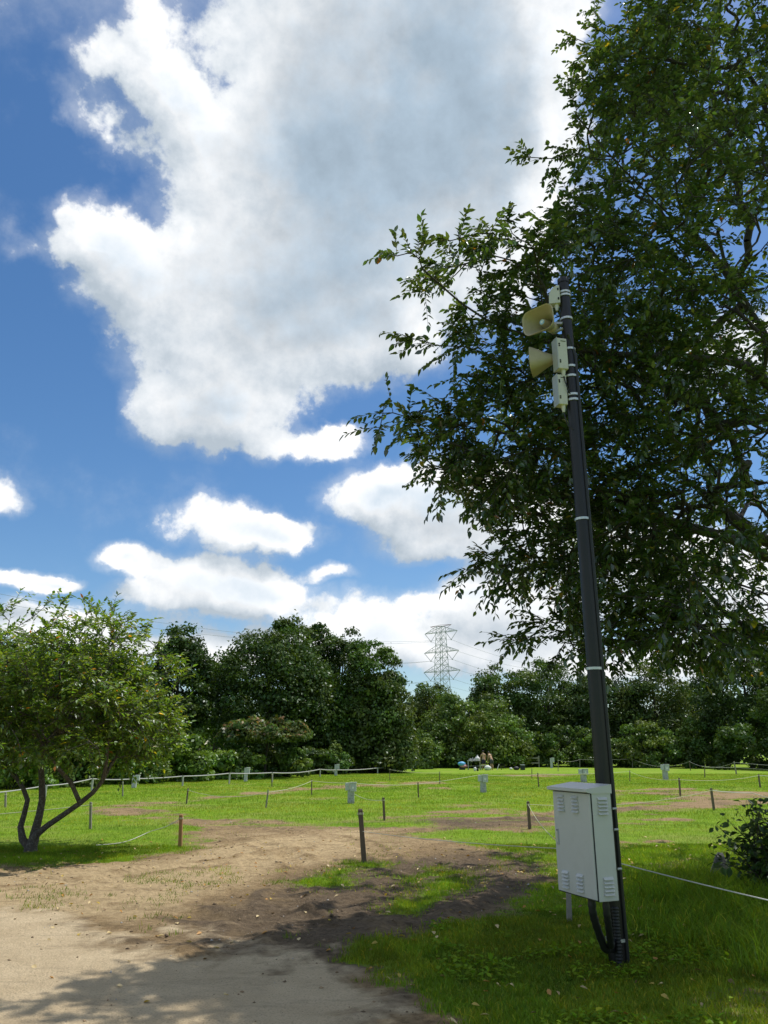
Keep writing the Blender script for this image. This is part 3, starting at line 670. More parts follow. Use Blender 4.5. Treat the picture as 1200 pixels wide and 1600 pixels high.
def foliage(pos, dirs, cnt, haschild, sel_cnt, rng, twig_len, per_node, leaves, leaf, width, up, tint_fn, start=0, droop=.14, hang=.14):
    ids = [i for i in range(start, len(pos)) if cnt[i] <= sel_cnt]
    P0 = []; D0 = []
    for i in ids:
        k = per_node if haschild[i] else per_node + 2
        kk = int(k) + (rng.random() < k - int(k))
        for j in range(kk):
            d = dirs[i] * (.75 if haschild[i] else 1.2) + rng.normal(size=3) * .55 + np.array([0, 0, up])
            P0.append(pos[i]); D0.append(d / np.linalg.norm(d))
    P0 = np.array(P0); D0 = np.array(D0); n = len(P0); TL = rng.uniform(.55, 1.25, n) * twig_len
    LP = []; LT = []; LN = []; LB = []
    mids = P0 + D0 * TL[:, None] * .5; ends = P0 + D0 * TL[:, None] - np.array([0, 0, 1]) * (TL * droop)[:, None]
    sidev = nrm(np.cross(D0, np.array([0, 0, 1.0]) + rng.normal(size=(n, 3)) * .25))
    for k in range(leaves):
        u = (.12 + .88 * (k + rng.uniform(-.3, .3, n)) / (leaves - 1)).clip(.05, 1.0)[:, None]
        p = (1 - u) ** 2 * P0 + 2 * u * (1 - u) * mids + u * u * ends
        tan = nrm(2 * (1 - u) * (mids - P0) + 2 * u * (ends - mids)); sgn = 1 if k % 2 else -1
        if k == leaves - 1: sgn = 0
        tdir = tan * .75 + sidev * sgn * .85 + rng.normal(size=(n, 3)) * .24 - np.array([0, 0, hang])
        LP.append(p); LT.append(tdir); LN.append(rng.normal(size=(n, 3)) * .35 + np.array([0, 0, 1.0])); LB.append(np.arange(n))
    LP = np.concatenate(LP); LT = np.concatenate(LT); LN = np.concatenate(LN); m_ = len(LP)
    keep = rng.random(m_) < .93; LP, LT, LN = LP[keep], LT[keep], LN[keep]; m_ = len(LP)
    L = rng.uniform(.65, 1.2, m_) * leaf; Wd = L * rng.uniform(.85, 1.15, m_) * width
    tb = MB()
    Vt = np.stack([P0, mids, ends], 1); r = np.array([.0042, .003, .0016]) * (leaf / .09)
    s1 = sidev; s2 = np.cross(D0, sidev); rings = []
    for q in range(3):
        for a in range(3):
            w = 2 * math.pi * a / 3; rings.append(Vt[:, q] + (s1 * math.cos(w) + s2 * math.sin(w)) * r[q])
    TV = np.stack(rings, 1).reshape(-1, 3); i = np.arange(n)[:, None] * 9; q = []
    for s_ in (0, 3):
        for a in range(3): q.append(i + np.array([[s_ + a, s_ + (a + 1) % 3, s_ + 3 + (a + 1) % 3, s_ + 3 + a]]))
    return (LP, LT, LN, L, Wd, tint_fn(m_, LP)), (TV, np.concatenate(q, 0))
def tree_tint(rng, autumn=.012, lo=.6, hi=1.35):
    def fn(n, P):
        c = np.ones((n, 3)) * rng.uniform(lo, hi, n)[:, None]; c[:, 0] *= rng.uniform(.8, 1.3, n)
        y = rng.random(n); c[y < autumn] *= np.array([4.5, 2.2, .9]); c[y < autumn * .35] *= np.array([1.1, .55, .6])
        return c
    return fn
def near_tree(name, label, base, paths, targets, rng, trunk_r, tip_r, fol, leafmat, bark, step, sag, wander=.05, expo=.5, group=None, stem_clip=None):
    pos, dirs, par, cnt, hc, chains, nst = grow(paths, targets, rng, step, sag, wander)
    rad = tip_r * cnt ** expo; rad = rad * min(1, trunk_r / rad.max()) if rad.max() > trunk_r else rad
    rad[:nst] = np.maximum(rad[:nst], tip_r * 2)
    rad = np.maximum(rad, tip_r * .8)
    z0 = base[2]
    if stem_clip:
        hh = np.clip((pos[:nst, 2] - z0) / stem_clip[2], 0, 1); rad[:nst] = np.clip(rad[:nst], stem_clip[0] * (1 - hh) + .012, stem_clip[1] * (1 - hh) + .022)
    fl = np.clip(1 - (pos[:, 2] - z0) / .5, 0, 1); stem = np.arange(len(pos)) < nst
    rad = np.where(stem, rad * (1 + .55 * fl ** 2), rad)
    root = thing(name, label, 'tree', base, group)
    lim = trunk_r * .42
    part('trunk', skeleton_mesh(pos, rad, chains, lim, 9), bark, root)
    part('limbs', skeleton_mesh(pos, rad, chains, 0, lim), bark, root, kind='stuff')
    (LP, LT, LN, L, Wd, tint), (TV, TF) = foliage(pos, dirs, cnt, hc, rng=rng, start=nst, **fol)
    off = np.array(base)
    tm = np_mesh('twigs', TV - off, TF); part('twigs', tm, bark, root, kind='stuff')
    cm = leaf_mesh('crown', LP - off, LT, LN, L, Wd, tint); part('crown', cm, leafmat, root, kind='stuff')
    print(name, 'nodes', len(pos), 'leaves', len(LP), 'maxrad', rad.max())
    return root

# ---- the big cherry on the right: the outline of its crown against the sky, row by row
OUT = np.array([(-260, 1000), (-100, 960), (0, 985), (60, 905), (110, 880), (150, 872), (200, 885), (245, 812), (300, 860), (345, 775), (400, 606), (450, 655), (500, 690), (530, 632), (565, 745), (605, 735), (640, 610), (668, 580), (720, 650), (760, 670), (800, 745), (835, 748), (880, 715), (910, 755), (950, 850), (985, 790), (1005, 778), (1030, 845)], float)
def cherry_targets(rng):
    tips = []
    edge = [(880, 62, 9.2), (905, 20, 9.6), (868, 150, 8.8), (890, 110, 8.9), (806, 246, 8.4), (850, 262, 8.5), (840, 340, 8.3), (770, 350, 8.1), (596, 400, 7.5), (640, 385, 7.5), (690, 375, 7.6), (640, 455, 7.6), (690, 470, 7.8), (625, 530, 7.5), (660, 540, 7.6), (720, 520, 7.8),
            (745, 580, 8.2), (700, 590, 8.2), (590, 645, 7.6), (570, 668, 7.5), (640, 640, 7.7), (690, 640, 7.7), (630, 690, 7.8), (665, 755, 7.9), (640, 715, 7.7), (700, 720, 7.9), (735, 770, 8.1), (745, 800, 8.2), (770, 835, 8.4), (708, 890, 8.4), (740, 870, 8.5), (760, 905, 8.5), (780, 1000, 9), (830, 985, 9.2), (850, 1020, 9.3), (905, 1015, 9.5), (975, 1010, 9.8), (1030, 1020, 10.2), (1085, 1020, 10)]
    def pix(p):
        d = p - np.array([0, 0, CAM_H]); dp = d[1] * CP + d[2] * SP; return 600 + d[0] / dp * FPX, 800 - (d[2] * CP - d[1] * SP) / dp * FPX
    def ok(p, mar):
        px, py = pix(p)
        if px < np.interp(py, OUT[:, 0], OUT[:, 1]) + mar or (py > 1035 and px < 1230) or p[2] > 14.5: return False
        return not (px < 1010 and py > 395 and p[1] < 7.7)
    def spray(tip, dens):
        """a flat fan of shoots: near-horizontal, rising from the trunk, so that layers of leaves stand apart"""
        za = min(8.6, max(2.5, 2.3 + .60 * (tip[2] - 1.8))); pa = np.array([6.05, 10.2, za]); v = tip - pa; L = np.linalg.norm(v); lat = np.cross(v, [0, 0, 1.0]); lat /= np.linalg.norm(lat)
        tips.append(tip)
        for q in range(int(dens * L)):
            u = rng.uniform(.42, .99) ** .85; w = min(1.5, .42 * L * math.sqrt((1.02 - u) * .8)); l_ = rng.uniform(-1, 1) * w
            p = pa + v * (u - .10 * abs(l_) / max(w, .1) * (1 - u)) + lat * l_ + np.array([0, 0, .07 * L * math.sin(math.pi * u) + rng.normal() * .12 - .05 * abs(l_)])
            if ok(p, 22): tips.append(p)
    for e in edge: spray(atY(e[0] + 24, e[1], e[2]), 5.6)
    k = 0
    for q in range(9):                            # the upper storey
        x = rng.uniform(960, 1230); y = rng.uniform(-250, 260); p = atY(x, y, rng.uniform(8.2, 10.6))
        if ok(p, 40): spray(p, 5.0)
    while k < 34:
        x = rng.uniform(760, 1160); y = rng.uniform(-260, 985); p = atY(x, y, rng.uniform(8.3, 12.6))
        if not ok(p, 60): continue
        spray(p, 5.0); k += 1
    k = 0
    while k < 520:
        y = rng.uniform(-320, 1025) if k < 330 else rng.uniform(-260, 380)
        p = atY(rng.uniform(930, 1330), y, rng.uniform(7.0, 13.0) if k < 330 else rng.uniform(7.6, 11.0))
        if ok(p, 60) and np.hypot(p[0] - 6.0, p[1] - 10.2) > .9: tips.append(p); k += 1
    for q in range(420):                          # the side beyond the frame and the back of the crown
        a = rng.uniform(-1.5, 2.6); r = rng.uniform(1.5, 6.3); z = rng.uniform(3.0, 9.5); p = np.array([6.2 + r * math.cos(a), 10.2 + r * math.sin(a), z])
        if p[2] > 10.5 - r * .55: continue
        d = p - np.array([0, 0, CAM_H]); dp = d[1] * CP + d[2] * SP; px = 600 + d[0] / dp * FPX; py = 800 - (d[2] * CP - d[1] * SP) / dp * FPX
        if px < np.interp(py, OUT[:, 0], OUT[:, 1]) + 20: continue
        if py > 1040 and px < 1230: continue
        tips.append(p)
    tips = np.array(tips)
    order = np.argsort(np.linalg.norm(tips - np.array([6.0, 10.2, 5.0]), axis=1)); return tips[order]
rc = np.random.default_rng(23)
tb = np.array([5.35, 10.0, 0.0])
cherry_paths = [
 [tb + (0, 0, -.1), (5.45, 10.0, .9), (5.75, 10.05, 2.2), (6.0, 10.15, 3.6), (6.25, 10.2, 5.2), (6.15, 10.25, 7.2), (6.3, 10.2, 9.4), (6.1, 10.1, 11.6)],
 [(5.7, 10.05, 2.0), atY(1215, 1000, 10.0), atY(1130, 985, 9.9), atY(1080, 1010, 9.8), atY(960, 1000, 9.5), atY(870, 985, 9.2)],
 [(6.05, 10.15, 3.9), atY(1230, 885, 9.9), atY(1150, 845, 9.6), atY(1050, 815, 9.2), atY(960, 770, 8.8), atY(820, 735, 8.3), atY(700, 690, 7.8)],
 [(6.15, 10.2, 4.6), atY(1225, 855, 10.4), atY(1150, 815, 10.4), atY(1060, 740, 10.2), atY(960, 690, 9.8), atY(840, 640, 9)],
 [(6.2, 10.2, 5.3), atY(1190, 590, 9.5), atY(1100, 560, 9.0), atY(990, 555, 8.6), atY(900, 545, 8.3), atY(760, 500, 7.9), atY(660, 420, 7.6)],
 [(6.2, 10.25, 6.3), atY(1130, 420, 9.8), atY(1040, 330, 9.4), atY(960, 250, 9.0), atY(900, 180, 8.9)],
 [(6.15, 10.25, 7.2), atY(1190, 150, 9.7), atY(1090, 105, 9.5), atY(1000, 90, 9.3)],
 [(6.1, 10.15, 4.2), (7.6, 9.0, 5.6), (9.0, 8.2, 6.6)], [(6.2, 10.2, 5.0), (7.4, 11.6, 6.2), (8.2, 13.2, 6.8)], [(6.0, 10.2, 3.2), (5.4, 12.0, 4.2), (4.6, 13.8, 4.4)], [(6.2, 10.2, 6.0), (6.4, 8.2, 7.2), (6.0, 7.0, 7.8)],
]
near_tree('cherry_tree', 'large dark leafed cherry tree spreading branches over the pole from the right', tuple(tb), cherry_paths, cherry_targets(rc), rc, .25, .0060,
          dict(sel_cnt=5, twig_len=.36, per_node=1.85, leaves=12, leaf=.092, width=.50, up=.08, tint_fn=tree_tint(rc, .010)), M['cherry'], M['barkdark'], .27, .04, expo=.50)

# ---- the small cherry on the left, three stems from one stump
ry = np.random.default_rng(31)
yb = ground(48, 1330); Yb = yb[1]
def ly(x, y, dy=0): return atY(x, y, Yb + dy)
young_paths = [
 [yb + (0, 0, -.08), ly(52, 1312), ly(74, 1290, -.05), ly(125, 1255, -.12), ly(160, 1220, -.2), ly(168, 1170, -.3), ly(178, 1110, -.35), ly(195, 1050, -.4)],
 [ly(50, 1324), ly(56, 1295, .12), ly(66, 1250, .12), ly(64, 1200, .15), ly(66, 1170, .15), ly(62, 1120, .2), ly(50, 1060, .25), ly(45, 1000, .25)],
 [ly(40, 1326), ly(32, 1292, .12), ly(43, 1250, .12), ly(25, 1215, .2), ly(0, 1185, .3), ly(-30, 1120, .3), ly(-60, 1060, .3)],
 [ly(124, 1256, -.12), ly(112, 1225, -.3), ly(92, 1202, -.5), ly(70, 1170, -.7), ly(40, 1110, -.9)],
 [ly(65, 1172, .15), ly(95, 1130, .3), ly(120, 1090, .5), ly(150, 1030, .7)],
 [ly(160, 1215, -.2), ly(190, 1170, .1), ly(225, 1120, .3)],
]
CEN = ly(60, 1082)
yt = []; lob = []
for k in range(32):
    u = rand_unit(1, ry)[0] * ry.uniform(.55, 1.0); lob.append(CEN + u * np.array([2.25, 1.9, .95]) + (0, 0, -.10 if abs(u[0]) > .55 else .05))
for (x, y) in [(5, 1165), (45, 1150), (95, 1150), (160, 1150), (215, 1140), (245, 1135), (-40, 1150), (130, 1135), (190, 1150)]: lob.append(ly(x, y, ry.uniform(-1.0, .6)))
while len(yt) < 1150:
    c = lob[ry.integers(0, len(lob))]; p = c + ry.normal(size=3) * np.array([.42, .42, .24])
    if p[2] < CEN[2] - 1.30 or p[0] > CEN[0] + 2.45: continue
    yt.append(p)
for (x, y) in [(22, 945), (68, 950), (98, 965), (135, 962), (145, 950), (175, 955), (200, 972), (232, 1000), (265, 1035), (278, 1065), (268, 1090), (262, 1120), (255, 1140), (215, 1150), (165, 1155), (5, 960), (-30, 950)]:
    yt.append(ly(x, y, ry.uniform(-.5, .5)))
yt = np.array(yt); yt = yt[np.argsort(np.linalg.norm((yt - ly(70, 1150)) * [1, 1, 1.2], axis=1))]
near_tree('young_cherry_tree', 'small bushy three stemmed cherry tree at the left edge of the lawn', tuple(yb), young_paths, yt, ry, .12, .0058,
          dict(sel_cnt=4, twig_len=.36, per_node=1.9, leaves=10, leaf=.096, width=.48, up=.30, hang=.08, tint_fn=tree_tint(ry, .010, .65, 1.4), droop=.15), M['young'], M['bark'], .22, .10, expo=.47, stem_clip=(.043, .054, 2.6))

# ------------------------------------------------------------------ wood behind the field
def crown_mesh(name, rng, rx, ry_, h, z0, lobes, per, leaf, tintv=(.7, 1.3), shape='dome', flower=0):
    """foliage of a distant tree: leaf sprays on the outer skin of many overlapping lobes"""
    C = []; Rr = []
    for k in range(lobes):
        u = rand_unit(1, rng)[0]; rr = rng.random() ** .30
        z = u[2] * rr; prof = 1.0
        if shape == 'umbrella':
            z = abs(z) * .9 - .1; prof = 1.15
        elif shape == 'cone':
            z = rng.uniform(-1, 1); prof = max(.12, (1 - z) * .55); 
        elif shape == 'mound':
            z = abs(z) * 2 - 1; prof = math.sqrt(max(.05, 1 - ((z + 1) / 2) ** 2 * .85))
        a = math.atan2(u[1], u[0]); q = math.sqrt(max(0, 1 - min(1, z * z))) if shape == 'dome' else prof
        if shape in ('cone', 'mound'): q *= rng.random() ** .35
        elif shape == 'umbrella': q = math.hypot(u[0], u[1]) * rr * 1.1
        else: q *= rng.random() ** .25
        C.append((math.cos(a) * q * rx, math.sin(a) * q * ry_, z0 + (z * .5 + .5) * h)); Rr.append(rng.uniform(.11, .25) * min(rx, h * .5) + .25)
    C = np.array(C); Rr = np.array(Rr); n = lobes * per; idx = np.repeat(np.arange(lobes), per)
    d = rand_unit(n, rng); d[:, 2] = np.where(d[:, 2] < -.35, -d[:, 2] * .7, d[:, 2])
    P = C[idx] + d * (Rr[idx] * rng.uniform(.55, 1.12, n) * (1 + .35 * (rng.random(n) < .06)))[:, None] * np.array([1.1, 1.1, .95])
    Nn = nrm(d + rng.normal(size=(n, 3)) * .55 + np.array([0, 0, .35])); T = nrm(np.cross(Nn, rng.normal(size=(n, 3)))); T[:, 2] -= .25
    L = rng.uniform(.6, 1.25, n) * leaf; Wd = L * rng.uniform(.45, .72, n)
    lob_t = rng.uniform(tintv[0], tintv[1], lobes); c = np.ones((n, 3)) * (lob_t[idx] * rng.uniform(.75, 1.25, n))[:, None]; c[:, 0] *= (rng.uniform(.85, 1.2, lobes))[idx]
    if flower: f = (rng.random(n) < flower) & (d[:, 2] > .2); c[f] *= np.array([2.7, 1.25, 2.6])
    return kite_mesh(name, P, T, Nn, L, Wd, c), C
def far_tree(name, label, cat, px, top, hw, Y, mat, rng, shape='dome', low=.12, lobes=80, per=170, leaf=.34, group=None, basez=0.0, deep=.85, flower=0, trunk=True):
    p = atY(px, top, Y); X = p[0]; H = p[2]
    depth = Y * CP + (H * .6 - CAM_H) * SP; rx = hw / FPX * depth
    root = thing(name, label, cat, (X, Y, basez), group)
    h = H * (1 - low) * .96; cm, C = crown_mesh('crown' if trunk else 'foliage', rng, rx * .92, rx * deep, h, H * low, lobes, per, leaf, shape=shape, flower=flower)
    part('crown' if trunk else 'foliage', cm, mat, root, kind='stuff')
    mb = MB(); r = max(.05, H * .016)
    if trunk:
        mb.tube([(X, Y, -.1), (X + .1 * r, Y, H * .3), (X + rng.uniform(-.3, .3), Y, H * .62), (X + rng.uniform(-.3, .3), Y, H * .86)], [r * 1.4, r, r * .6, r * .2], 7)
        for k in range(7):
            c = C[rng.integers(0, len(C))]; z1 = max(.6, min(c[2] * .6, H * .6)); mb.tube([(X, Y, z1), (X + c[0] * .5, Y + c[1] * .5, (z1 + c[2]) * .5 + .2), (X + c[0], Y + c[1], c[2])], [r * .5, r * .32, r * .1], 5, False)
        part('trunk', mb, M['barkdark'], root)
    else:
        for k in range(6):
            c = C[rng.integers(0, len(C))]; mb.tube([(X + c[0] * .3, Y + c[1] * .3, -.05), (X + c[0], Y + c[1], c[2])], [.03, .012], 4, False)
        part('stems', mb, M['barkdark'], root, kind='stuff')
    return root
rf = np.random.default_rng(5)
F = M['forest']; GT = 'trees along the far edge of the field'; GS = 'shrubs at the foot of the wood'
TREES = [
 ('evergreen_tree', 'tall dark evergreen rising just right of the small bushy cherry tree', 287, 972, 50, 60, F[0], 'dome', .05, 100),
 ('evergreen_tree', 'dark tree half hidden behind the small bushy cherry tree at left', 150, 1015, 105, 44, F[0], 'dome', .03, 110),
 ('broadleaf_tree', 'dark tree at the left border behind the small bushy cherry tree', 0, 1000, 115, 40, F[1], 'dome', .03, 110),
 ('olive_tree', 'small grey green tree in the gap between two tall dark evergreens', 345, 1022, 50, 78, F[3], 'dome', .05, 60),
 ('evergreen_tree', 'biggest dense dark tree, tallest crown of the wood left of the pylon', 425, 985, 100, 64, F[0], 'dome', .02, 150),
 ('evergreen_tree', 'dense dark crown topping the wood above the pink flowering tree', 455, 962, 48, 66, F[1], 'dome', .2, 70),
 ('evergreen_tree', 'narrow dark treetop between the two broad crowns', 498, 968, 32, 70, F[0], 'dome', .1, 60),
 ('broadleaf_tree', 'thin dark crown behind the wood right of the narrow treetop', 535, 976, 38, 72, F[0], 'dome', .2, 40),
 ('open_crowned_tree', 'tall open crowned tree with ragged right side nearest the pylon', 580, 982, 50, 66, F[1], 'dome', .10, 80),
 ('broadleaf_tree', 'broad olive tinted tree below the open crowned tree, left of the pylon', 585, 1042, 72, 66, F[2], 'mound', .0, 130),
 ('flowering_tree', 'flat topped brownish pink flowering tree above the rail fence', 418, 1118, 74, 52, F[2], 'umbrella', .30, 70),
 ('broadleaf_tree', 'mid green tree between the flowering tree and the olive tinted tree', 520, 1060, 70, 66, F[1], 'mound', .0, 110),
 ('broadleaf_tree', 'brownish low tree directly below the pylon', 672, 1062, 42, 92, F[2], 'dome', .0, 80),
 ('broadleaf_tree', 'round green treetop just right of the pylon', 778, 1040, 48, 98, F[1], 'dome', .05, 80),
 ('mound_tree', 'broad bright green vine covered mound of foliage behind the two people', 735, 1086, 100, 88, F[3], 'mound', .06, 170),
 ('broadleaf_tree', 'tall tree left of the black pole behind the field', 850, 1030, 62, 98, F[1], 'dome', .02, 110),
 ('broadleaf_tree', 'dark tree seen directly behind the black pole', 930, 1052, 60, 96, F[0], 'dome', .02, 100),
 ('broadleaf_tree', 'large pale leafed tree right of the black pole at the field edge', 1015, 1034, 72, 94, F[2], 'mound', .02, 150),
 ('evergreen_tree', 'dark tree at the right field edge under the cherry branches', 1150, 1005, 80, 84, F[0], 'dome', .02, 140),
 ('evergreen_tree', 'dark tree cut by the right border of the view beyond the field', 1255, 985, 85, 74, F[1], 'dome', .02, 120),
 ('broadleaf_tree', 'green tree filling the gap beside the dark tree at right', 1090, 1066, 48, 98, F[1], 'dome', .02, 80),
]
for (nm, lab, px, top, hw, Y, mt, sh, low, lob) in TREES:
    far_tree(nm, lab, 'tree', px, top, hw, Y, mt, rf, sh, low, int(lob * 1.5), 135, .20 + Y * .0015, GT, flower=.22 if nm == 'flowering_tree' else 0)
SHRUBS = [
 ('vine_shrub', 'leafy green shrub behind the rail fence at the left border', 20, 1150, 70, 37, 4), ('vine_shrub', 'shaded shrub seen between the stems of the small cherry tree', 110, 1150, 60, 39.5, 1),
 ('vine_shrub', 'bright climber covered shrub above the leftmost grey pedestal', 205, 1145, 62, 43, 4), ('vine_shrub', 'bright green shrub left of the second fence pedestal', 285, 1150, 58, 46.5, 4),
 ('vine_shrub', 'bright leafy shrub behind the second fence pedestal', 362, 1168, 56, 50, 4), ('vine_shrub', 'green shrub below the pink flowering tree', 440, 1172, 52, 54, 3),
 ('vine_shrub', 'dark green shrub at the third fence pedestal', 505, 1165, 48, 61, 1), ('vine_shrub', 'shrub between the third and fourth fence pedestals', 580, 1160, 52, 68, 1),
 ('pale_shrub', 'pale upright shrub by the fourth fence pedestal', 655, 1140, 32, 80, 3),
 ('low_shrub', 'dark undergrowth left of the camp table', 705, 1148, 52, 87, 1), ('low_shrub', 'dark undergrowth behind the board fence right of the people', 800, 1138, 66, 90, 1), ('low_shrub', 'dark shrub left of the black pole at the field edge', 880, 1132, 60, 90, 1),
 ('pale_shrub', 'pale glossy shrub right of the black pole at the field edge', 1010, 1122, 66, 86, 3), ('low_shrub', 'dark undergrowth right of the pale glossy shrub', 1090, 1118, 60, 84, 1), ('low_shrub', 'dark undergrowth at the right border beyond the rope fence', 1180, 1108, 72, 76, 1),
 ('low_shrub', 'green shrub directly behind the black pole at the field edge', 945, 1136, 56, 88, 3),
]
for (nm, lab, px, top, hw, Y, k) in SHRUBS:
    far_tree(nm, lab, 'shrub', px, top, hw, Y, F[k], rf, 'mound', .0, 46, 200, .16 + Y * .0018, GS, deep=.6, trunk=False)
# the unbroken wood farther back, one mass
PP = []; 
NB = 95
xs = np.linspace(-75, 80, NB); Cb = []; Rb = []
for x in xs:
    for k in range(6):
        Yb_ = 112 + rf.uniform(-3, 5) + (x < -20) * (-(-20 - x) * 1.0); Cb.append((x + rf.uniform(-1, 1), Yb_, rf.uniform(0, 8.2))); Rb.append(rf.uniform(1.2, 2.2))
Cb = np.array(Cb); Rb = np.array(Rb); per = 75; idx = np.repeat(np.arange(len(Cb)), per); d = rand_unit(len(idx), rf)
Pb = Cb[idx] + d * (Rb[idx] * rf.uniform(.5, 1.1, len(idx)))[:, None]; Nb = nrm(d + rf.normal(size=d.shape) * .5 + [0, 0, .3]); Tb = nrm(np.cross(Nb, rf.normal(size=d.shape)))
cb = np.ones((len(idx), 3)) * (rf.uniform(.7, 1.2, len(Cb))[idx] * rf.uniform(.75, 1.25, len(idx)))[:, None]
me = kite_mesh('woodland', Pb, Tb, Nb, rf.uniform(.5, .95, len(idx)), rf.uniform(.3, .5, len(idx)), cb); me.materials.append(F[0])
o = bpy.data.objects.new('woodland', me); COL.objects.link(o); props(o, 'dark unbroken wood behind the trees at the field edge', 'wood', kind='stuff')

# ------------------------------------------------------------------ loudspeaker pole
PB = ground(966, 1506); PX, PY = PB[0], PB[1]
def pole_z(y): d = ray(600, y); return CAM_H + d[2] / d[1] * PY
ZTOP = pole_z(441)
def pole_r(z): return .071 - .017 * max(0, min(1, z / ZTOP))
pole = thing('loudspeaker_pole', 'tall slim dark brown steel pole with pale bands standing in the grass', 'pole', (PX, PY, 0))
def fluted(z, r, n=24):
    return [(PX + r * (1 + .035 * math.cos(8 * w)) * math.cos(w), PY + r * (1 + .035 * math.cos(8 * w)) * math.sin(w), z) for w in [2 * math.pi * k / n for k in range(n)]]
zs = [-.15] + [ZTOP * k / 14 for k in range(1, 15)]
part('shaft', MB().loft([fluted(z, pole_r(z)) for z in zs], cap1=True), M['pole'], pole)
part('cap', MB().tube([(PX, PY, ZTOP - .02), (PX, PY, ZTOP + .03), (PX, PY, ZTOP + .045)], [pole_r(ZTOP) * 1.12, pole_r(ZTOP) * 1.12, pole_r(ZTOP) * .8], 20), M['pole'], pole)
for yb_ in (459, 464, 500, 548, 575, 590, 619, 627, 812, 1045, 1467):
    z = pole_z(yb_); r = pole_r(z) + .006
    mb = MB(); mb.tube([(PX, PY, z - .011), (PX, PY, z + .011)], r + .004, 24, True)
    bnd = part('band', mb, M['band'], pole)
cx_, cy_ = PX + .060, PY - .042
pts = [(cx_ + .004, cy_ - .004, -.1), (cx_ + .004, cy_ - .004, .35), (cx_ + .002, cy_, 1.3)] + [(cx_ - .012 * k / 8, cy_, 1.3 + (pole_z(560) - 1.3) * k / 8) for k in range(1, 9)] + [(cx_ - .05, cy_ - .0, pole_z(535)), (cx_ - .08, cy_ - .03, pole_z(528))]
part('conduit', MB().tube(pts, .017, 10), M['conduit'], pole)
# ribbed flexible sleeve at the foot
rb = []; zz = np.linspace(-.05, .42, 60)
part('corrugated_sleeve', MB().tube([(PX - .010, PY - .075, z) for z in zz], [.026 + .004 * math.sin(k * 2.1) for k in range(60)], 12), M['conduit'], pole)

def rrect(w, h, r, n=5):
    p = []
    for (cx, cy, a0) in ((w / 2 - r, h / 2 - r, 0), (-w / 2 + r, h / 2 - r, 90), (-w / 2 + r, -h / 2 + r, 180), (w / 2 - r, -h / 2 + r, 270)):
        for k in range(n + 1):
            a = R(a0 + 90 * k / n); p.append((cx + r * math.cos(a), cy + r * math.sin(a)))
    return p
def horn_speaker(name, label, mouth_c, direction, w, h, length, back_c):
    """re-entrant horn: rounded rectangular flare, inner bell with emblem disc, driver can and bracket"""
    mouth_c = Vector([float(c) for c in mouth_c]); f = Vector(direction).normalized(); sx = f.cross(Vector((0, 0, 1))).normalized(); up = sx.cross(f).normalized()
    root = thing(name, label, 'loudspeaker', mouth_c - f * length, 'horn loudspeakers on the pole')
    def ring(s, w_, h_, r_): 
        c = mouth_c + f * s; return [c + sx * a + up * b for a, b in rrect(w_, h_, r_)]
    prof = [(-length, .14), (-length * .86, .20), (-length * .66, .33), (-length * .46, .51), (-length * .26, .74), (-length * .10, .92), (0, 1.0)]
    outer = [ring(s, w * k, h * k, min(w, h) * k * (.47 - .16 * k)) for s, k in prof]
    inner = [ring(s + .004, w * k * .955, h * k * .955, min(w, h) * k * .955 * (.47 - .16 * k)) for s, k in prof]
    rim = [outer[-1], ring(.006, w * 1.035, h * 1.035, min(w, h) * .33), ring(.014, w * 1.02, h * 1.02, min(w, h) * .32), inner[-1]]
    flare = part('flare', MB().loft(outer).loft(rim, smooth=False).loft(inner[::-1]), M['horn'], root)
    bell = MB()
    def circ(s, r_): c = mouth_c + f * s; return [c + (sx * math.cos(2 * math.pi * k / 20) + up * math.sin(2 * math.pi * k / 20)) * r_ for k in range(20)]
    bell.loft([circ(-length * .8, .05), circ(-length * .5, .043), circ(-length * .28, .034), circ(-length * .22, .030)], cap1=True); part('inner_bell', bell, M['horn'], root)
    part('emblem_disc', MB().loft([circ(-length * .22, .027), circ(-length * .205, .025)], cap1=True), M['bluecap'], root)
    em = MB(); em.loft([circ(-length * .204, .012), circ(-length * .198, .012)], cap1=True); em.tube([mouth_c - f * length * .2 - sx * .018, mouth_c - f * length * .2 - sx * .018 + up * .016, mouth_c - f * length * .2 + sx * .004 + up * .020], .003, 6)
    part('emblem', em, M['bluecap2'], root)
    can = MB(); can.loft([circ(-length * 1.02, .05), circ(-length * .98, .056), circ(-length * .74, .056), circ(-length * .70, .046)], cap0=True, cap1=True); part('driver', can, M['horn'], root)
    bc = Vector([float(c) for c in back_c]); q = mouth_c - f * length * .85
    br = MB(); br.bar(q + up * .05, bc + Vector((0, 0, .03)), .016); br.bar(q - up * .05, bc - Vector((0, 0, .03)), .016); br.bar(q + up * .055, q - up * .055, .018); part('bracket', br, M['steel'], root)
    return root
def pole_pt(x, y, dY=0.0): return atY(x, y, PY + dY)
pz1, pz2 = pole_z(505), pole_z(566)
horn_speaker('horn_loudspeaker', 'upper beige horn loudspeaker with open rectangular mouth turned to the viewer', pole_pt(841, 500, -.15), (-.68, -.70, -.10), .345, .255, .32, (PX - .05, PY - .03, pole_z(512)))
horn_speaker('horn_loudspeaker', 'lower beige horn loudspeaker turned away to the left behind the box', pole_pt(832, 566, .13), (-.93, .30, .0), .30, .25, .32, (PX - .05, PY + .02, pole_z(566)))
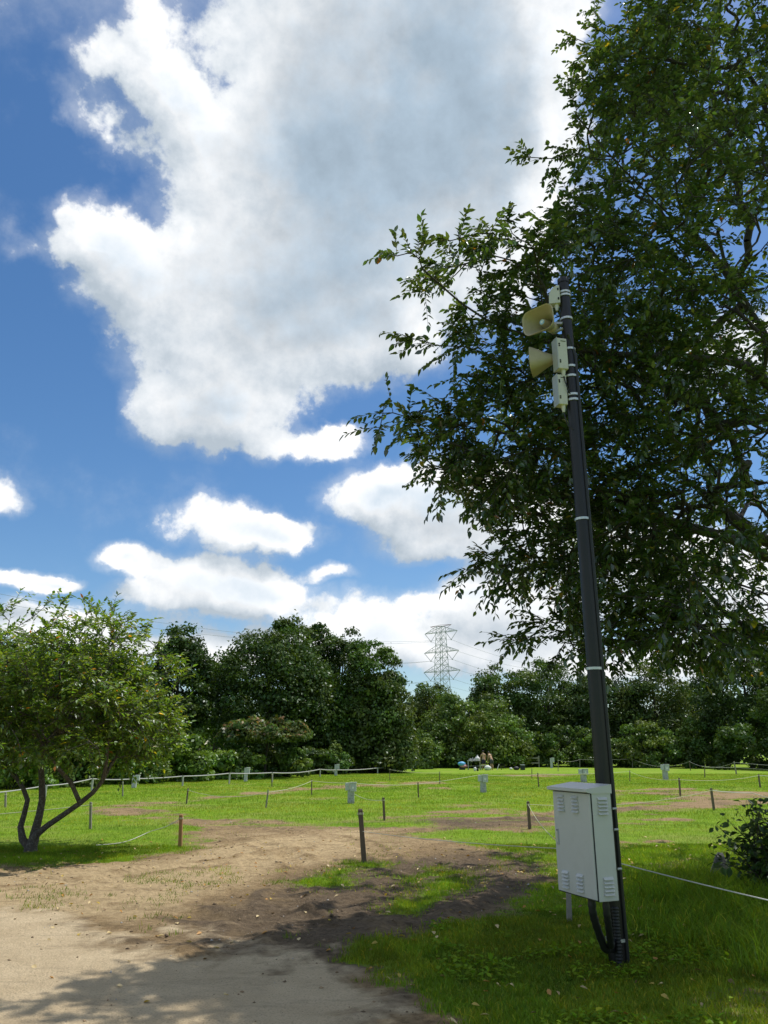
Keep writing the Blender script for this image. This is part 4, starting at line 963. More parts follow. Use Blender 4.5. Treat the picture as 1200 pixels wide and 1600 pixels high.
def amp_box(name, label, px, y0, y1, w, dpt, yaw, xoff, yoff, rounded):
    z0, z1 = pole_z(y1), pole_z(y0); h = z1 - z0; cx = pole_pt(px, (y0 + y1) / 2)[0]; c = Vector((cx + xoff, PY + yoff, (z0 + z1) / 2)); rot = Matrix.Rotation(R(yaw), 3, 'Z')
    root = thing(name, label, 'speaker box', (c.x, c.y, z0), 'pale boxes on the pole')
    if rounded:
        prof = [(-w / 2, -h / 2), (w / 2, -h / 2), (w / 2, h / 2)] + [(-w / 2 + w * (1 - math.sin(R(a))), h / 2 - h * .62 * (1 - math.cos(R(a)))) for a in (18, 36, 54, 72, 90)]
        rings = [[c + rot @ Vector((a, s, b)) for a, b in prof] for s in (-dpt / 2, dpt / 2)]
        part('housing', MB().loft(rings, smooth=False, cap0=True, cap1=True), M['hornbox'], root)
    else:
        part('housing', MB().bevbox(c, (w, dpt, h), rot, .008), M['hornbox'], root)
        part('side_plate', MB().box(c + rot @ Vector((-w / 2 - .004, 0, 0)), (.006, dpt * 1.08, h * 1.02), rot), M['steel'], root)
        part('vent_slot', MB().box(c + rot @ Vector((.012, -dpt / 2 - .002, h * .40)), (w * .5, .003, .006), rot), M['hole'], root)
    for k in (-.30, -.24, .24, .30):
        for sx_ in ((-.30,) if not rounded else (.36,)):
            part('screw_hole', MB().tube([c + rot @ Vector((w * sx_, -dpt / 2 - .003, h * k)), c + rot @ Vector((w * sx_, -dpt / 2 + .01, h * k))], .009, 8), M['hole'], root)
    part('cable_gland', MB().tube([c + Vector((.015, -.01, -h / 2)), c + Vector((.015, -.01, -h / 2 - .03)), c + Vector((.015, -.01, -h / 2 - .07))], [.022, .02, .012], 10), M['hornbox'], root)
    if not rounded:
        e = c + Vector((.015, -.01, -h / 2 - .06)); part('cable', MB().tube([e, e + Vector((.005, -.02, -.08)), e + Vector((.03, -.01, -.16)), Vector((PX - .03, PY - .05, e.z - .2))], .006, 6), M['conduit'], root)
    brk = MB(); brk.bar(c, (PX, PY, c.z), .02); part('bracket', brk, M['steel'], root)
    return root
amp_box('amplifier_box', 'topmost pale rounded box beside the pole top above the upper horn', 866, 450, 477, .11, .09, -12, 0, .0, True)
amp_box('amplifier_box', 'middle pale box on the pole in front of the lower horn', 874, 536, 583, .105, .10, 14, 0, -.05, False)
amp_box('amplifier_box', 'lowest pale box hanging on the pole below both horns', 875, 590, 636, .095, .095, 14, 0, -.02, False)

# ------------------------------------------------------------------ control cabinet
ZB = .52
A = ground(937, 1410, ZB); Bc = ground(875, 1392, ZB); Cc = ground(969, 1408, ZB)     # near corner, far-left corner, right corner
A, Bc, Cc = Vector(A), Vector(Bc), Vector(Cc)
fw = (Bc - A); CW = fw.length; fw.normalize()                       # along the door, away from the viewer
sd_ = (Cc - A); sd_ = (sd_ - fw * sd_.dot(fw)); CD = max(.17, sd_.length); sd_.normalize()   # along the side
ztop = ZB + .80; up = Vector((0, 0, 1)); CH = ztop - ZB
cab = thing('control_cabinet', 'pale grey steel control cabinet with louvres mounted on the black pole', 'cabinet', (A + fw * CW / 2 + sd_ * CD / 2)[:2] + (0,))
rotc = Matrix((fw, sd_, up)).transposed()
ctr = A + fw * CW / 2 + sd_ * CD / 2
part('housing', MB().bevbox((ctr.x, ctr.y, ZB + CH / 2), (CW, CD, CH), rotc, .006), M['cab'], cab)
dn = -sd_                                                           # door faces this way
dc = A + fw * CW / 2 + dn * .010 + up * (CH / 2 - .012)
part('gasket', MB().box(A + fw * CW / 2 + dn * .003 + up * (CH / 2 - .004), (CW * .985, .008, CH * .985), rotc), M['seam'], cab)
door = part('door', MB().bevbox(dc, (CW * .965, .016, CH - .045), rotc, .004), M['cab'], cab)
def louvre(c, along, nout, w, par):
    """pressed louvre: a little hood open at the bottom"""
    a = along * (w / 2); p = []
    top = .012; 
    vs = [c - a + up * top, c + a + up * top, c + a * .94 - up * .008 + nout * .018, c - a * .94 - up * .008 + nout * .018, c - a - up * .011, c + a - up * .011]
    part('louvre', MB().add(vs, [(0, 3, 2, 1), (3, 4, 5, 2), (0, 4, 3), (1, 2, 5)]), M['cab'], par)
for zf, us in ((.850, (.755, .38)), (.130, (.755, .38))):
    for u in us:
        for k in range(5):
            louvre(A + fw * CW * u + dn * .0185 + up * (CH * zf + (2 - k) * .027), fw, dn, .085, door)
    for k in range(5):
        louvre(A + sd_ * CD * .52 - fw * .0008 + up * (CH * (zf - .005 if zf > .5 else zf) + (2 - k) * .027), sd_, -fw, .088, cab)
hc_ = A + fw * CW * .905 + dn * .020 + up * CH * .52
hd = part('handle', MB().bevbox(hc_, (.032, .008, .12), rotc, .003), M['steel'], door)
part('grip', MB().bevbox(hc_ + dn * .006, (.013, .008, .085), rotc, .003), M['band'], hd)
part('keyhole', MB().tube([hc_ + dn * .003 + up * .05, hc_ + dn * .0075 + up * .05], .005, 8), M['hole'], hd)
# roof: low pitch, overhanging the door
t0 = ztop - .002
def rp(u, v, z): return A + fw * CW * u + sd_ * CD * v - up * ZB + up * z
vs = [rp(-.012, -.30, t0 + .004), rp(1.04, -.30, t0 + .004), rp(1.04, 1.05, t0 + .038), rp(-.012, 1.05, t0 + .038), rp(-.012, -.30, t0 - .018), rp(1.04, -.30, t0 - .018), rp(1.04, 1.05, t0 - .036), rp(-.012, 1.05, t0 - .036)]
vs = [Vector((v.x, v.y, v.z)) for v in vs]
vs2 = vs[:4] + [rp(-.012, .0, t0 - .03), rp(1.04, .0, t0 - .03), rp(1.04, 1.05, t0 - .03), rp(-.012, 1.05, t0 - .03), vs[4], vs[5]]
part('roof', MB().add(vs2, [(0, 1, 2, 3), (0, 8, 9, 1), (8, 4, 5, 9), (1, 9, 5, 6, 2), (3, 7, 4, 8, 0), (2, 6, 7, 3), (4, 7, 6, 5)]), M['cab'], cab)
for zq in (.82, .63, .28):
    part('mounting_bolt', MB().tube([Cc + fw * .004 + up * CH * zq - fw * .01, Cc + sd_ * .03 + up * CH * zq - fw * .01], .009, 8), M['steel'], cab)
for k, (u, rr_) in enumerate(((.36, .030), (.16, .026))):
    q = A + fw * CW * u + sd_ * CD * (.35 + .3 * k); pts = [q + up * .02, q - up * .10, q - up * .20 + (Vector((PX, PY, q.z)) - q) * .12]
    e = Vector((PX - .05, PY - .05, .12 + .05 * k)); pts += [q.lerp(e, .55) - up * .17 + up * (.52 - .12) * 0, q.lerp(e, .8) - up * .07, e]
    dense = []
    for i in range(len(pts) - 1):
        for j in range(6):
            dense.append(pts[i].lerp(pts[i + 1], j / 6))
    for _ in range(4): dense = [dense[0]] + [(dense[i - 1] + dense[i] * 2 + dense[i + 1]) / 4 for i in range(1, len(dense) - 1)] + [dense[-1]]
    part('conduit', MB().tube(dense, [rr_ + .0025 * math.sin(i * 2.2) for i in range(len(dense))], 12), M['conduit'], cab)
for zq in (.35, .75):
    bk = A + fw * CW * .5 + sd_ * CD + up * CH * zq; part('bracket', MB().bar(bk, (PX, PY, bk.z), .018), M['steel'], cab)

# ------------------------------------------------------------------ power pedestals on the field
def pedestal(label, px, ybase, ytop, w_px, style):
    b_ = ground(px, ybase); X, Y = b_[0], b_[1]; H = atY(px, ytop, Y)[2]; sc = H; z0 = GZ(X, Y); 
    root = thing('power_pedestal', label, 'pedestal', (X, Y, 0), 'grey power pedestals on the camp field')
    wpx = w_px / FPX * (Y * CP)
    if style == 0:
        part('post', MB().box((X + wpx * .02, Y, H * .36 + z0 / 2 - .02), (wpx * .60, wpx * .46, H * .74), None, .94), M['pedpost'], root)
        bx1 = part('meter_box', MB().bevbox((X + wpx * .22, Y - wpx * .22, H * .77), (wpx * .56, wpx * .36, H * .42), None, .012), M['ped'], root)
        part('lid', MB().box((X + wpx * .22, Y - wpx * .24, H * .985), (wpx * .62, wpx * .44, H * .035)), M['ped'], bx1)
        part('socket_box', MB().bevbox((X - wpx * .30, Y - wpx * .12, H * .79), (wpx * .40, wpx * .34, H * .36), None, .012), M['ped'], root)
        part('label_plate', MB().box((X + wpx * .20, Y - wpx * .404, H * .74), (wpx * .18, .006, H * .10)), M['white'], bx1)
    else:
        part('post', MB().box((X - wpx * .16, Y, H * .5 - .02), (wpx * .52, wpx * .42, H * 1.0), None, .97), M['ped'], root)
        bx1 = part('meter_box', MB().bevbox((X + wpx * .26, Y - wpx * .12, H * .78), (wpx * .50, wpx * .40, H * .40), None, .01), M['ped'], root)
        part('lid', MB().box((X + wpx * .26, Y - wpx * .14, H * .985), (wpx * .56, wpx * .46, H * .04)), M['white'], bx1)
    return root
PED = [('grey twin box power pedestal standing in the middle of the lawn behind the lone stake', 548, 1255, 1222, 17, 0), ('grey twin box power pedestal in the lawn in front of the two people', 755, 1238, 1210, 15, 0),
       ('grey twin box power pedestal in the lawn right of the black pole', 1040, 1218, 1194, 12, 0), ('grey pedestal peeking over the control cabinet roof', 912, 1222, 1201, 14, 0),
       ('grey pedestal at the rail fence nearest the small cherry tree', 211, 1231, 1211, 12, 1), ('grey pedestal in the rail fence below the pink flowering tree', 385, 1221, 1199, 9, 1),
       ('grey pedestal in the rail fence below the olive tinted tree', 526, 1212, 1194, 8, 1), ('grey pedestal where the rail fence meets the board fence', 646, 1205, 1187, 7.5, 1), ('small grey pedestal at the right end of the board fence', 863, 1200, 1184, 7, 1)]
for p in PED: pedestal(*p)

# ------------------------------------------------------------------ stakes
GST = 'wooden stakes marking the camp pitches'
def stake(label, bx, by, tx, ty, mat, w=.042, string=True):
    b_ = ground(bx, by); X, Y = b_[0], b_[1]; tp = atY(tx, ty, Y); z = GZ(X, Y)
    mb = MB(); dx = tp[0] - X; H = tp[2]; k = 6; rr_ = np.random.default_rng(int(bx * 7 + by)); rings = []
    for i in range(k):
        u = i / (k - 1); s = w * (1 + rr_.uniform(-.06, .06)) * (1 - .05 * u); cx = X + dx * u; zz_ = -.12 + (H + .12) * u
        rings.append([(cx - s / 2, Y - s / 2, zz_), (cx + s / 2, Y - s / 2, zz_), (cx + s / 2, Y + s / 2, zz_), (cx - s / 2, Y + s / 2, zz_)])
    top = [(p[0] * .75 + (X + dx) * .25, p[1] * .75 + Y * .25, p[2] + w * .25) for p in rings[-1]]; rings.append(top)
    root = thing('wooden_stake', label, 'stake', (X, Y, 0), GST)
    part('post', MB().loft(rings, smooth=False, cap1=True), mat, root)
    if string:
        q = MB(); zc = H - .05; 
        for j in range(3): q.tube([(X + dx * .95 + (w * .60) * math.cos(a), Y + (w * .60) * math.sin(a), zc + .010 * (j - 1) + .002 * math.sin(3 * a)) for a in np.linspace(0, 2 * math.pi, 13)], .005, 5, False)
        part('knotted_rope', q, M['ropey'], root)
    return (X + dx * .95, Y, H - .05)
S = {}
STAKES = [
 ('a', 'dark thick leaning stake standing alone on the bare soil nearest the viewer', 570, 1346, 563, 1266, 'wooddark', .075), ('b', 'orange brown stake at the grass corner holding a slack rope', 282, 1322, 283, 1274, 'woodorange', .062),
 ('c', 'grey stake just right of the small cherry tree stems', 142, 1294, 142, 1254, 'woodgrey', .05), ('d', 'pale stake at the far left border behind the small cherry tree', 9, 1262, 9, 1239, 'woodgrey', .05),
 ('e', 'thin pale stake just left of the pedestal nearest the small cherry tree', 192, 1245, 192, 1221, 'woodgrey', .04), ('f', 'leaning stake at the left end of the thin bare strip', 291, 1256, 294, 1232, 'wood', .045),
 ('g', 'pale leaning stake on the lawn in line with the second fence pedestal', 415, 1262, 419, 1235, 'woodgrey', .045), ('h', 'thin stake right of the second fence pedestal', 425, 1230, 425, 1208, 'wood', .04),
 ('i', 'thin yellowish stake left of the pedestal in the middle of the lawn', 487, 1242, 487, 1218, 'wood', .045), ('j', 'brown stake right of the pedestal, in front of the long bright rope', 601, 1282, 599, 1247, 'wood', .06),
 ('k', 'dark thin stake midway between the two lawn pedestals', 654, 1246, 653, 1223, 'wooddark', .05), ('l', 'thin stake on the far lawn left of the fourth fence pedestal', 609, 1219, 609, 1201, 'wood', .04),
 ('m', 'thin stake on the far lawn left of the camp table', 687, 1226, 687, 1206, 'wood', .045), ('n', 'far thin stake right of the black bags', 831, 1217, 831, 1201, 'wooddark', .04),
 ('o', 'leaning stake on the lawn behind the left edge of the cabinet', 842, 1230, 840, 1208, 'wood', .05), ('p', 'stake beside the dirt track immediately left of the cabinet', 828, 1297, 825, 1253, 'wood', .06),
 ('q', 'far pale stake left of the pole at the field edge', 872, 1205, 872, 1187, 'woodgrey', .05), ('r', 'far pale stake seen close left of the black pole', 906, 1200, 906, 1186, 'woodgrey', .05),
 ('s', 'thin stake on the lawn right of the black pole', 984, 1221, 984, 1204, 'wood', .045), ('t', 'far stake right of the black pole holding the sagging rope', 988, 1200, 988, 1185, 'woodgrey', .05),
 ('u', 'dark stake at the tip of the grass tongue in the right dirt track', 1063, 1244, 1061, 1216, 'wood', .055), ('v', 'far stake between the lawn pedestal and the right border', 1079, 1204, 1077, 1189, 'wooddark', .055),
 ('w', 'thin yellowish stake on the far right lawn', 1101, 1215, 1101, 1197, 'wood', .05), ('x', 'pale leaning post at the edge of the tree shadow at right', 1151, 1210, 1147, 1190, 'woodgrey', .08),
 ('y', 'reddish brown leaning stake in front of the right dirt track', 1116, 1267, 1111, 1232, 'wood', .055), ('z', 'brown stake close to the right border above the dirt track', 1188, 1231, 1185, 1210, 'wood', .06),
 ('aa', 'grey stake showing below the control cabinet, tied with white rope', 889, 1441, 886, 1318, 'woodgrey', .045),
]
for (k, lab, bx, by, tx, ty, mt, w) in STAKES: S[k] = stake(lab, bx, by, tx, ty, M[mt], w)

# ------------------------------------------------------------------ ropes
GRP = 'ropes strung between the stakes'
def rope(label, pts, r, mat='ropey', sag=0.0, n=14, smooth=0):
    P = [Vector([float(c) for c in p]) for p in pts]; outp = []
    for i in range(len(P) - 1):
        L = (P[i + 1] - P[i]).length
        for j in range(n):
            u = j / n; q = P[i].lerp(P[i + 1], u); q.z -= sag * L * 4 * u * (1 - u); outp.append(q)
    outp.append(P[-1])
    for _ in range(smooth): outp = [outp[0]] + [(outp[i - 1] + outp[i] * 2 + outp[i + 1]) / 4 for i in range(1, len(outp) - 1)] + [outp[-1]]
    return single('rope', MB().tube(outp, r, 5), M[mat], label, 'rope', outp[0], GRP)
def edgept(x, y, Y): return tuple(atY(x, y, Y))
rope('white rope running from the stake behind the cabinet to the right border', [S['aa'], edgept(1270, 1423, 5.4)], .0048, 'rope', .004)
sa = S['a']; rope('white rope running left behind the cabinet over the soil to the lone stake', [S['aa'], (sa[0] + .035, sa[1] - .03, .43)], .0042, 'rope', .006)
rope('thin yellowish rope slanting from the track stake down behind the cabinet', [S['p'], S['aa']], .0052, 'ropey', .01)
bq = Vector(S['b']); gq = ground(150, 1322); gq2 = ground(205, 1319); gq3 = ground(235, 1308)
zz1 = GZ(gq[0], gq[1]) + .03
sl_pts = [tuple(bq), (bq.x - .28, bq.y - .02, bq.z * .62), (gq3[0], gq3[1], .13), (gq2[0], gq2[1], .05), ((gq[0] + gq2[0]) / 2, (gq[1] + gq2[1]) / 2, zz1), (gq[0], gq[1], zz1)]
rope('slack pale rope hanging from the orange brown stake to the grass', sl_pts, .007, 'rope', .0, 8, 30)
rope('rope from the grey stake by the small cherry tree to the left border', [S['c'], edgept(-60, 1276, S['c'][1] + .8)], .009, 'ropey', .006)
rope('sagging rope from the leaning stake to the pale leaning stake', [S['f'], S['g']], .008, 'ropey', .05)
rope('bright rope from the pale leaning stake to the yellowish stake', [S['g'], S['i']], .009, 'ropey', .01)
pe = ground(548, 1255); pkt = (pe[0] - .12, pe[1], .62)
rope('bright rope between the yellowish stake and the middle lawn pedestal', [S['i'], pkt], .009, 'ropey', .004)
rope('bright long rope from the middle lawn pedestal to the dark thin stake', [(pe[0] + .1, pe[1], .62), S['k']], .0095, 'ropey', .012)
pe2 = ground(755, 1238)
rope('bright rope from the dark thin stake to the pedestal before the people', [S['k'], (pe2[0] - .1, pe2[1] + .1, .68)], .008, 'ropey', .004)
rope('bright rope from the pedestal before the people toward the leaning stake', [(pe2[0] + .1, pe2[1] + .1, .68), S['o']], .008, 'ropey', .01)
rope('long faint rope across the lawn from the leaning stake to the right', [S['o'], S['s']], .0095, 'ropey', .006)
rope('faint low rope from the brown stake to the middle lawn pedestal', [S['j'], (pe[0] + .12, pe[1], .28)], .008, 'ropey', .01)
rope('faint rope between the two far lawn stakes left of the camp table', [S['l'], S['m']], .008, 'ropey', .01)
rope('faint rope from the thin stake right of the pole to the dark track stake', [S['s'], S['u']], .008, 'ropey', .01)
rope('faint rope from the dark track stake to the right border stake', [S['u'], S['z']], .008, 'ropey', .012)
rope('pale rope from the reddish brown leaning stake to the right border', [S['y'], edgept(1175, 1239, S['y'][1] + 1.5), edgept(1260, 1262, S['y'][1])], .010, 'rope', .008)
rope('faint rope from the track stake across to the reddish brown stake', [S['p'], S['y']], .006, 'ropey', .02)
rope('far rope between the two pale stakes left of the pole', [S['q'], S['r']], .010, 'ropefar', .01)
rope('far rope passing behind the black pole', [S['r'], S['t']], .010, 'ropefar', .008)
rope('far deeply sagging rope right of the black pole', [S['t'], S['v']], .010, 'ropefar', .05)
rope('far rope rising to the pale leaning post at right', [S['v'], S['x']], .010, 'ropefar', .035)
rope('far rope from the pale leaning post to the right border', [S['x'], edgept(1270, 1199, S['x'][1] - 3)], .011, 'ropefar', .01)
rope('lower far rope at the edge of the tree shadow at right', [edgept(1095, 1197, S['w'][1] + 3), edgept(1148, 1199, S['x'][1]), edgept(1270, 1205, S['x'][1] - 3)], .010, 'ropefar', .008)
rope('short rope end hanging at the stake by the right border', [S['z'], edgept(1262, 1213, S['z'][1])], .014, 'rope', .008)

# ------------------------------------------------------------------ pipe rail fence on the left, board fence behind the people
RAIL = [(-60, 1258, 1243), (70, 1246, 1228), (143, 1236, 1217), (211, 1230, 1217), (285, 1228, 1213), (358, 1225, 1208.5), (425, 1223, 1207.5), (500, 1214, 1202), (526, 1212, 1203), (590, 1209, 1200), (646, 1204, 1192)]
fen = thing('rail_fence', 'low fence of one pale pipe rail along the foot of the wood at left', 'fence', tuple(ground(285, 1228)))
prev = None
for i, (x, yb_, yt_) in enumerate(RAIL):
    g = ground(x, yb_); top = atY(x, yt_, g[1])
    if x not in (211, 526, 646): part('post', MB().tube([(g[0], g[1], -.1), (g[0], g[1], top[2] + .03)], .045, 8), M['rail'], fen)
    if prev is not None:
        L = np.linalg.norm(top - prev); pts = [tuple(prev + (top - prev) * u - np.array([0, 0, .010 * L * 4 * u * (1 - u)])) for u in np.linspace(0, 1, 7)]
        part('rail', MB().tube(pts, .021 + i * .0013, 8, True), M['rail'], fen)
    prev = top
bf = thing('board_fence', 'weathered two rail board fence behind the camp table', 'fence', (atY(760, 1195, 88)[0], 88, 0))
def bfX(px): return atY(px, 1190, 88)[0]
for px in (652, 700, 730, 788, 813, 842):
    X = bfX(px); part('post', MB().box((X, 88, .58), (.13, .11, 1.2)), M['board'], bf)
for (a, b_) in ((652, 700), (700, 730), (730, 788), (788, 813), (813, 842)):
    for z, th in ((.98, .15), (.45, .13)):
        xa, xb = bfX(a), bfX(b_); part('board', MB().box(((xa + xb) / 2, 87.92, z + rf.uniform(-.02, .02)), (xb - xa - .01, .04, th), Matrix.Rotation(rf.uniform(-.006, .006), 3, 'Y')), M['board'], bf)

# ------------------------------------------------------------------ camp table, people and bags
YT = 76.0
def TX(px): return atY(px, 1195, YT)[0]
tb_ = thing('camp_table', 'pale folding camp table loaded with dishes beside the two people', 'table', (TX(741), YT, 0))
xa, xb = TX(730.5), TX(751)
part('table_top', MB().bevbox(((xa + xb) / 2, YT, .80), (xb - xa, .62, .05), None, .01), M['rail'], tb_)
part('lower_shelf', MB().box(((xa + xb) / 2, YT, .34), (xb - xa - .1, .5, .03)), M['rail'], tb_)
for x in (xa + .06, xb - .06):
    for y in (-.27, .27): part('leg', MB().box((x, YT + y, .385), (.05, .05, .79)), M['rail'], tb_)
bench = thing('camp_bench', 'pale low bench standing right in front of the camp table', 'bench', (TX(752), YT - 1.2, 0))
x0, x1 = TX(748), TX(758)
part('seat', MB().bevbox(((x0 + x1) / 2, YT - 1.2, .42), (x1 - x0, .32, .05), None, .01), M['rail'], bench)
for x in (x0 + .05, x1 - .05):
    for y in (-.12, .12): part('leg', MB().box((x, YT - 1.2 + y, .2), (.045, .045, .40)), M['rail'], bench)
# dishes on the table
def lathe(c, prof, n=14): 
    return MB().loft([[(c[0] + r * math.cos(2 * math.pi * k / n), c[1] + r * math.sin(2 * math.pi * k / n), c[2] + z) for k in range(n)] for r, z in prof], cap0=True, cap1=True)
single('white_bag', lathe((TX(746.3), YT, .826), [(.22, 0), (.25, .10), (.23, .24), (.13, .34), (.05, .40), (.07, .47), (.03, .5)]), M['white'], 'tied white plastic bag on the right half of the camp table', 'bag', (TX(746.3), YT, .826))
for i, (px, h, lab) in enumerate(((733.5, .16, 'leftmost small cup on the camp table'), (736, .22, 'second small bottle from the left on the camp table'), (738.6, .30, 'tallest bottle among the dishes on the camp table'), (741, .20, 'small bottle next to the tied white bag'))):
    single('cup' if i == 0 else 'bottle', lathe((TX(px), YT + .05 * (i % 2), .826), [(.05, 0), (.052, h * .6), (.03, h * .75), (.026, h)] if i else [(.05, 0), (.06, h * .9), (.062, h)]), M['white'] if i % 2 else M['steel'], lab, 'cup' if i == 0 else 'bottle', (TX(px), YT, .826), 'dishes on the camp table')
# heaps beside the table
def heap(name, label, cat, px, py, wpx, hpx, Y, mat, seed, jit=.12):
    p = ground(px, py); p = np.array([atY(px, py, Y)[0], Y, 0]); w = wpx / FPX * Y * CP; h = hpx / FPX * Y * CP
    return single(name, MB().ball((p[0], p[1], h * .46), (w / 2, w * .36, h * .52), seed, jit), mat, label, cat, (p[0], p[1], 0))
sbag = thing('picnic_sack', 'light blue and pink sack lying left of the camp table', 'sack', (TX(722), YT, 0))
part('sack_body', MB().ball((TX(721.5), YT, .52), (.36, .25, .22), 3, .15), M['blue'], sbag); part('sack_bottom', MB().ball((TX(725), YT - .05, .32), (.42, .22, .14), 4, .15), M['red'], sbag)
part('stand', MB().box((TX(722), YT, .12), (.55, .35, .28), None, .9), M['blackbag'], sbag)
heap('rubbish_bag', 'large round white sack on the grass before the people', 'sack', 762, 1203.5, 10.5, 7.5, 74, M['white'], 6)
heap('white_bag', 'small white bag on the grass left of the bench', 'bag', 742.5, 1208, 5, 6, 71, M['white'], 8)
heap('black_bag', 'small black bag right beside the small white bag on the grass', 'bag', 746.5, 1208, 3.4, 4.6, 71, M['blackbag'], 9)
heap('white_cushion', 'small white bundle left of the black bags', 'bundle', 798.5, 1202, 5, 3.5, 76, M['white'], 10)
heap('black_bag', 'low black duffel bag with pale top on the grass', 'bag', 807, 1204, 10, 5.5, 75, M['blackbag'], 11)
hb = thing('cool_box', 'dark box with grey lid at the right end of the bags', 'box', (TX(813.5), 75, 0)); w = .40
part('box_body', MB().bevbox((TX(813.5), 75, .21), (w, .34, .42), None, .02), M['blackbag'], hb); part('lid', MB().bevbox((TX(813.5), 75, .45), (w * 1.04, .36, .07), None, .02), M['steel'], hb)
af = thing('a_frame_stand', 'small white folding frame standing right of the people', 'stand', (TX(780), 76, 0))
for s in (-1, 1):
    part('panel', MB().box((TX(780) + s * .11, 76, .26), (.03, .34, .56), Matrix.Rotation(R(-s * 22), 3, 'Y')), M['white'] if s < 0 else M['greycloth'], af)

def skin_body(name, joints, edges, mat, parent):
    me = bpy.data.meshes.new(name); off = ORI[parent.name]
    me.from_pydata([(p[0] - off[0], p[1] - off[1], p[2] - off[2]) for p, r in joints], edges, [])
    o = bpy.data.objects.new(name, me); COL.objects.link(o); o.parent = parent; ORI[o.name] = off
    md = o.modifiers.new('skin', 'SKIN'); md.use_smooth_shade = True
    for i, (p, r) in enumerate(joints): me.skin_vertices[0].data[i].radius = r; 
    me.skin_vertices[0].data[0].use_root = True
    ss = o.modifiers.new('sub', 'SUBSURF'); ss.levels = 2; ss.render_levels = 2
    me.materials.append(mat); return o
def person(label, X, Y, yaw, bend, shorts, arm_fwd):
    """standing figure of 1.72 m, upper body tilted forward by bend"""
    root = thing('person', label, 'person', (X, Y, 0))
    cy, sy = math.cos(yaw), math.sin(yaw)
    def w(x, y, z): return (X + x * cy - y * sy, Y + x * sy + y * cy, z)      # +y is the way the figure faces
    def tb2(x, y, z):                                                        # upper body, tilted about the hip
        dz = z - .92; return w(x, y * math.cos(bend) + dz * math.sin(bend), .92 + dz * math.cos(bend) - y * math.sin(bend))
    J = [(tb2(0, 0, .92), (.15, .11)), (tb2(0, 0, 1.10), (.135, .10)), (tb2(0, .01, 1.28), (.165, .115)), (tb2(0, 0, 1.40), (.14, .09)), (tb2(0, .01, 1.47), (.055, .055)), (tb2(0, .03, 1.55), (.075, .085)), (tb2(0, .035, 1.63), (.08, .095)), (tb2(0, .025, 1.70), (.055, .07))]
    E = [(0, 1), (1, 2), (2, 3), (3, 4), (4, 5), (5, 6), (6, 7)]
    for s in (-1, 1):
        i = len(J); J += [(tb2(s * .185, 0, 1.38), (.062, .062)), (tb2(s * .25, .04 + arm_fwd * .12, 1.13), (.046, .046)), (tb2(s * .22, .10 + arm_fwd * .30, .93), (.036, .036)), (tb2(s * .21, .12 + arm_fwd * .36, .85), (.04, .024))]
        E += [(3, i), (i, i + 1), (i + 1, i + 2), (i + 2, i + 3)]
        h = i + 3
        for f in range(4):
            k = len(J); J += [(tb2(s * (.19 + f * .018), .13 + arm_fwd * .38, .79), (.009, .009)), (tb2(s * (.19 + f * .016), .14 + arm_fwd * .40, .745), (.008, .008))]; E += [(h, k), (k, k + 1)]
        k = len(J); J += [(tb2(s * .17, .16 + arm_fwd * .38, .82), (.010, .010)), (tb2(s * .16, .18 + arm_fwd * .40, .79), (.008, .008))]; E += [(h, k), (k, k + 1)]
        i = len(J); J += [(w(s * .10, 0, .86), (.095, .10)), (w(s * .115, .02, .48), (.062, .066)), (w(s * .12, -.02, .30), (.055, .062)), (w(s * .125, 0, .08), (.038, .042)), (w(s * .13, .10, .035), (.042, .03)), (w(s * .135, .17, .025), (.038, .02))]
        E += [(0, i), (i, i + 1), (i + 1, i + 2), (i + 2, i + 3), (i + 3, i + 4), (i + 4, i + 5)]
    skin_body('body', J, E, M['skin'], root)
    J2 = [(tb2(0, 0, .98), (.165, .128)), (tb2(0, 0, .90), (.165, .128))]; E2 = [(0, 1)]
    for s in (-1, 1):
        i = len(J2); J2 += [(w(s * .10, 0, .82), (.118, .122)), (w(s * .118, .015, .52), (.100, .105))]; E2 += [(1, i), (i, i + 1)]
    skin_body('shorts', J2, E2, shorts, root)
    hp = tb2(0, .01, 1.66); part('hair', MB().ball(hp, (.092, .10, .095), 3, .04), M['hair'], root)
    for s in (-1, 1): part('ear', MB().ball(tb2(s * .085, .03, 1.60), (.014, .02, .03), 1, 0, 8, 6), M['skin'], root)
    part('nose', MB().ball(tb2(0, .128, 1.59), (.014, .02, .024), 1, 0, 8, 6), M['skin'], root)
    for s in (-1, 1): part('eye', MB().ball(tb2(s * .032, .112, 1.615), (.012, .008, .008), 1, 0, 8, 6), M['hole'], root)
    part('mouth', MB().ball(tb2(0, .115, 1.545), (.026, .008, .007), 1, 0, 8, 6), M['red'], root)
person('bare backed person in dark shorts standing upright at the camp table', TX(754.5), YT - .75, R(12), .16, M['navy'], .5)
person('bare backed person in grey shorts leaning forward beside the standing one', TX(766.5), YT - .85, R(38), .50, M['greycloth'], .7)

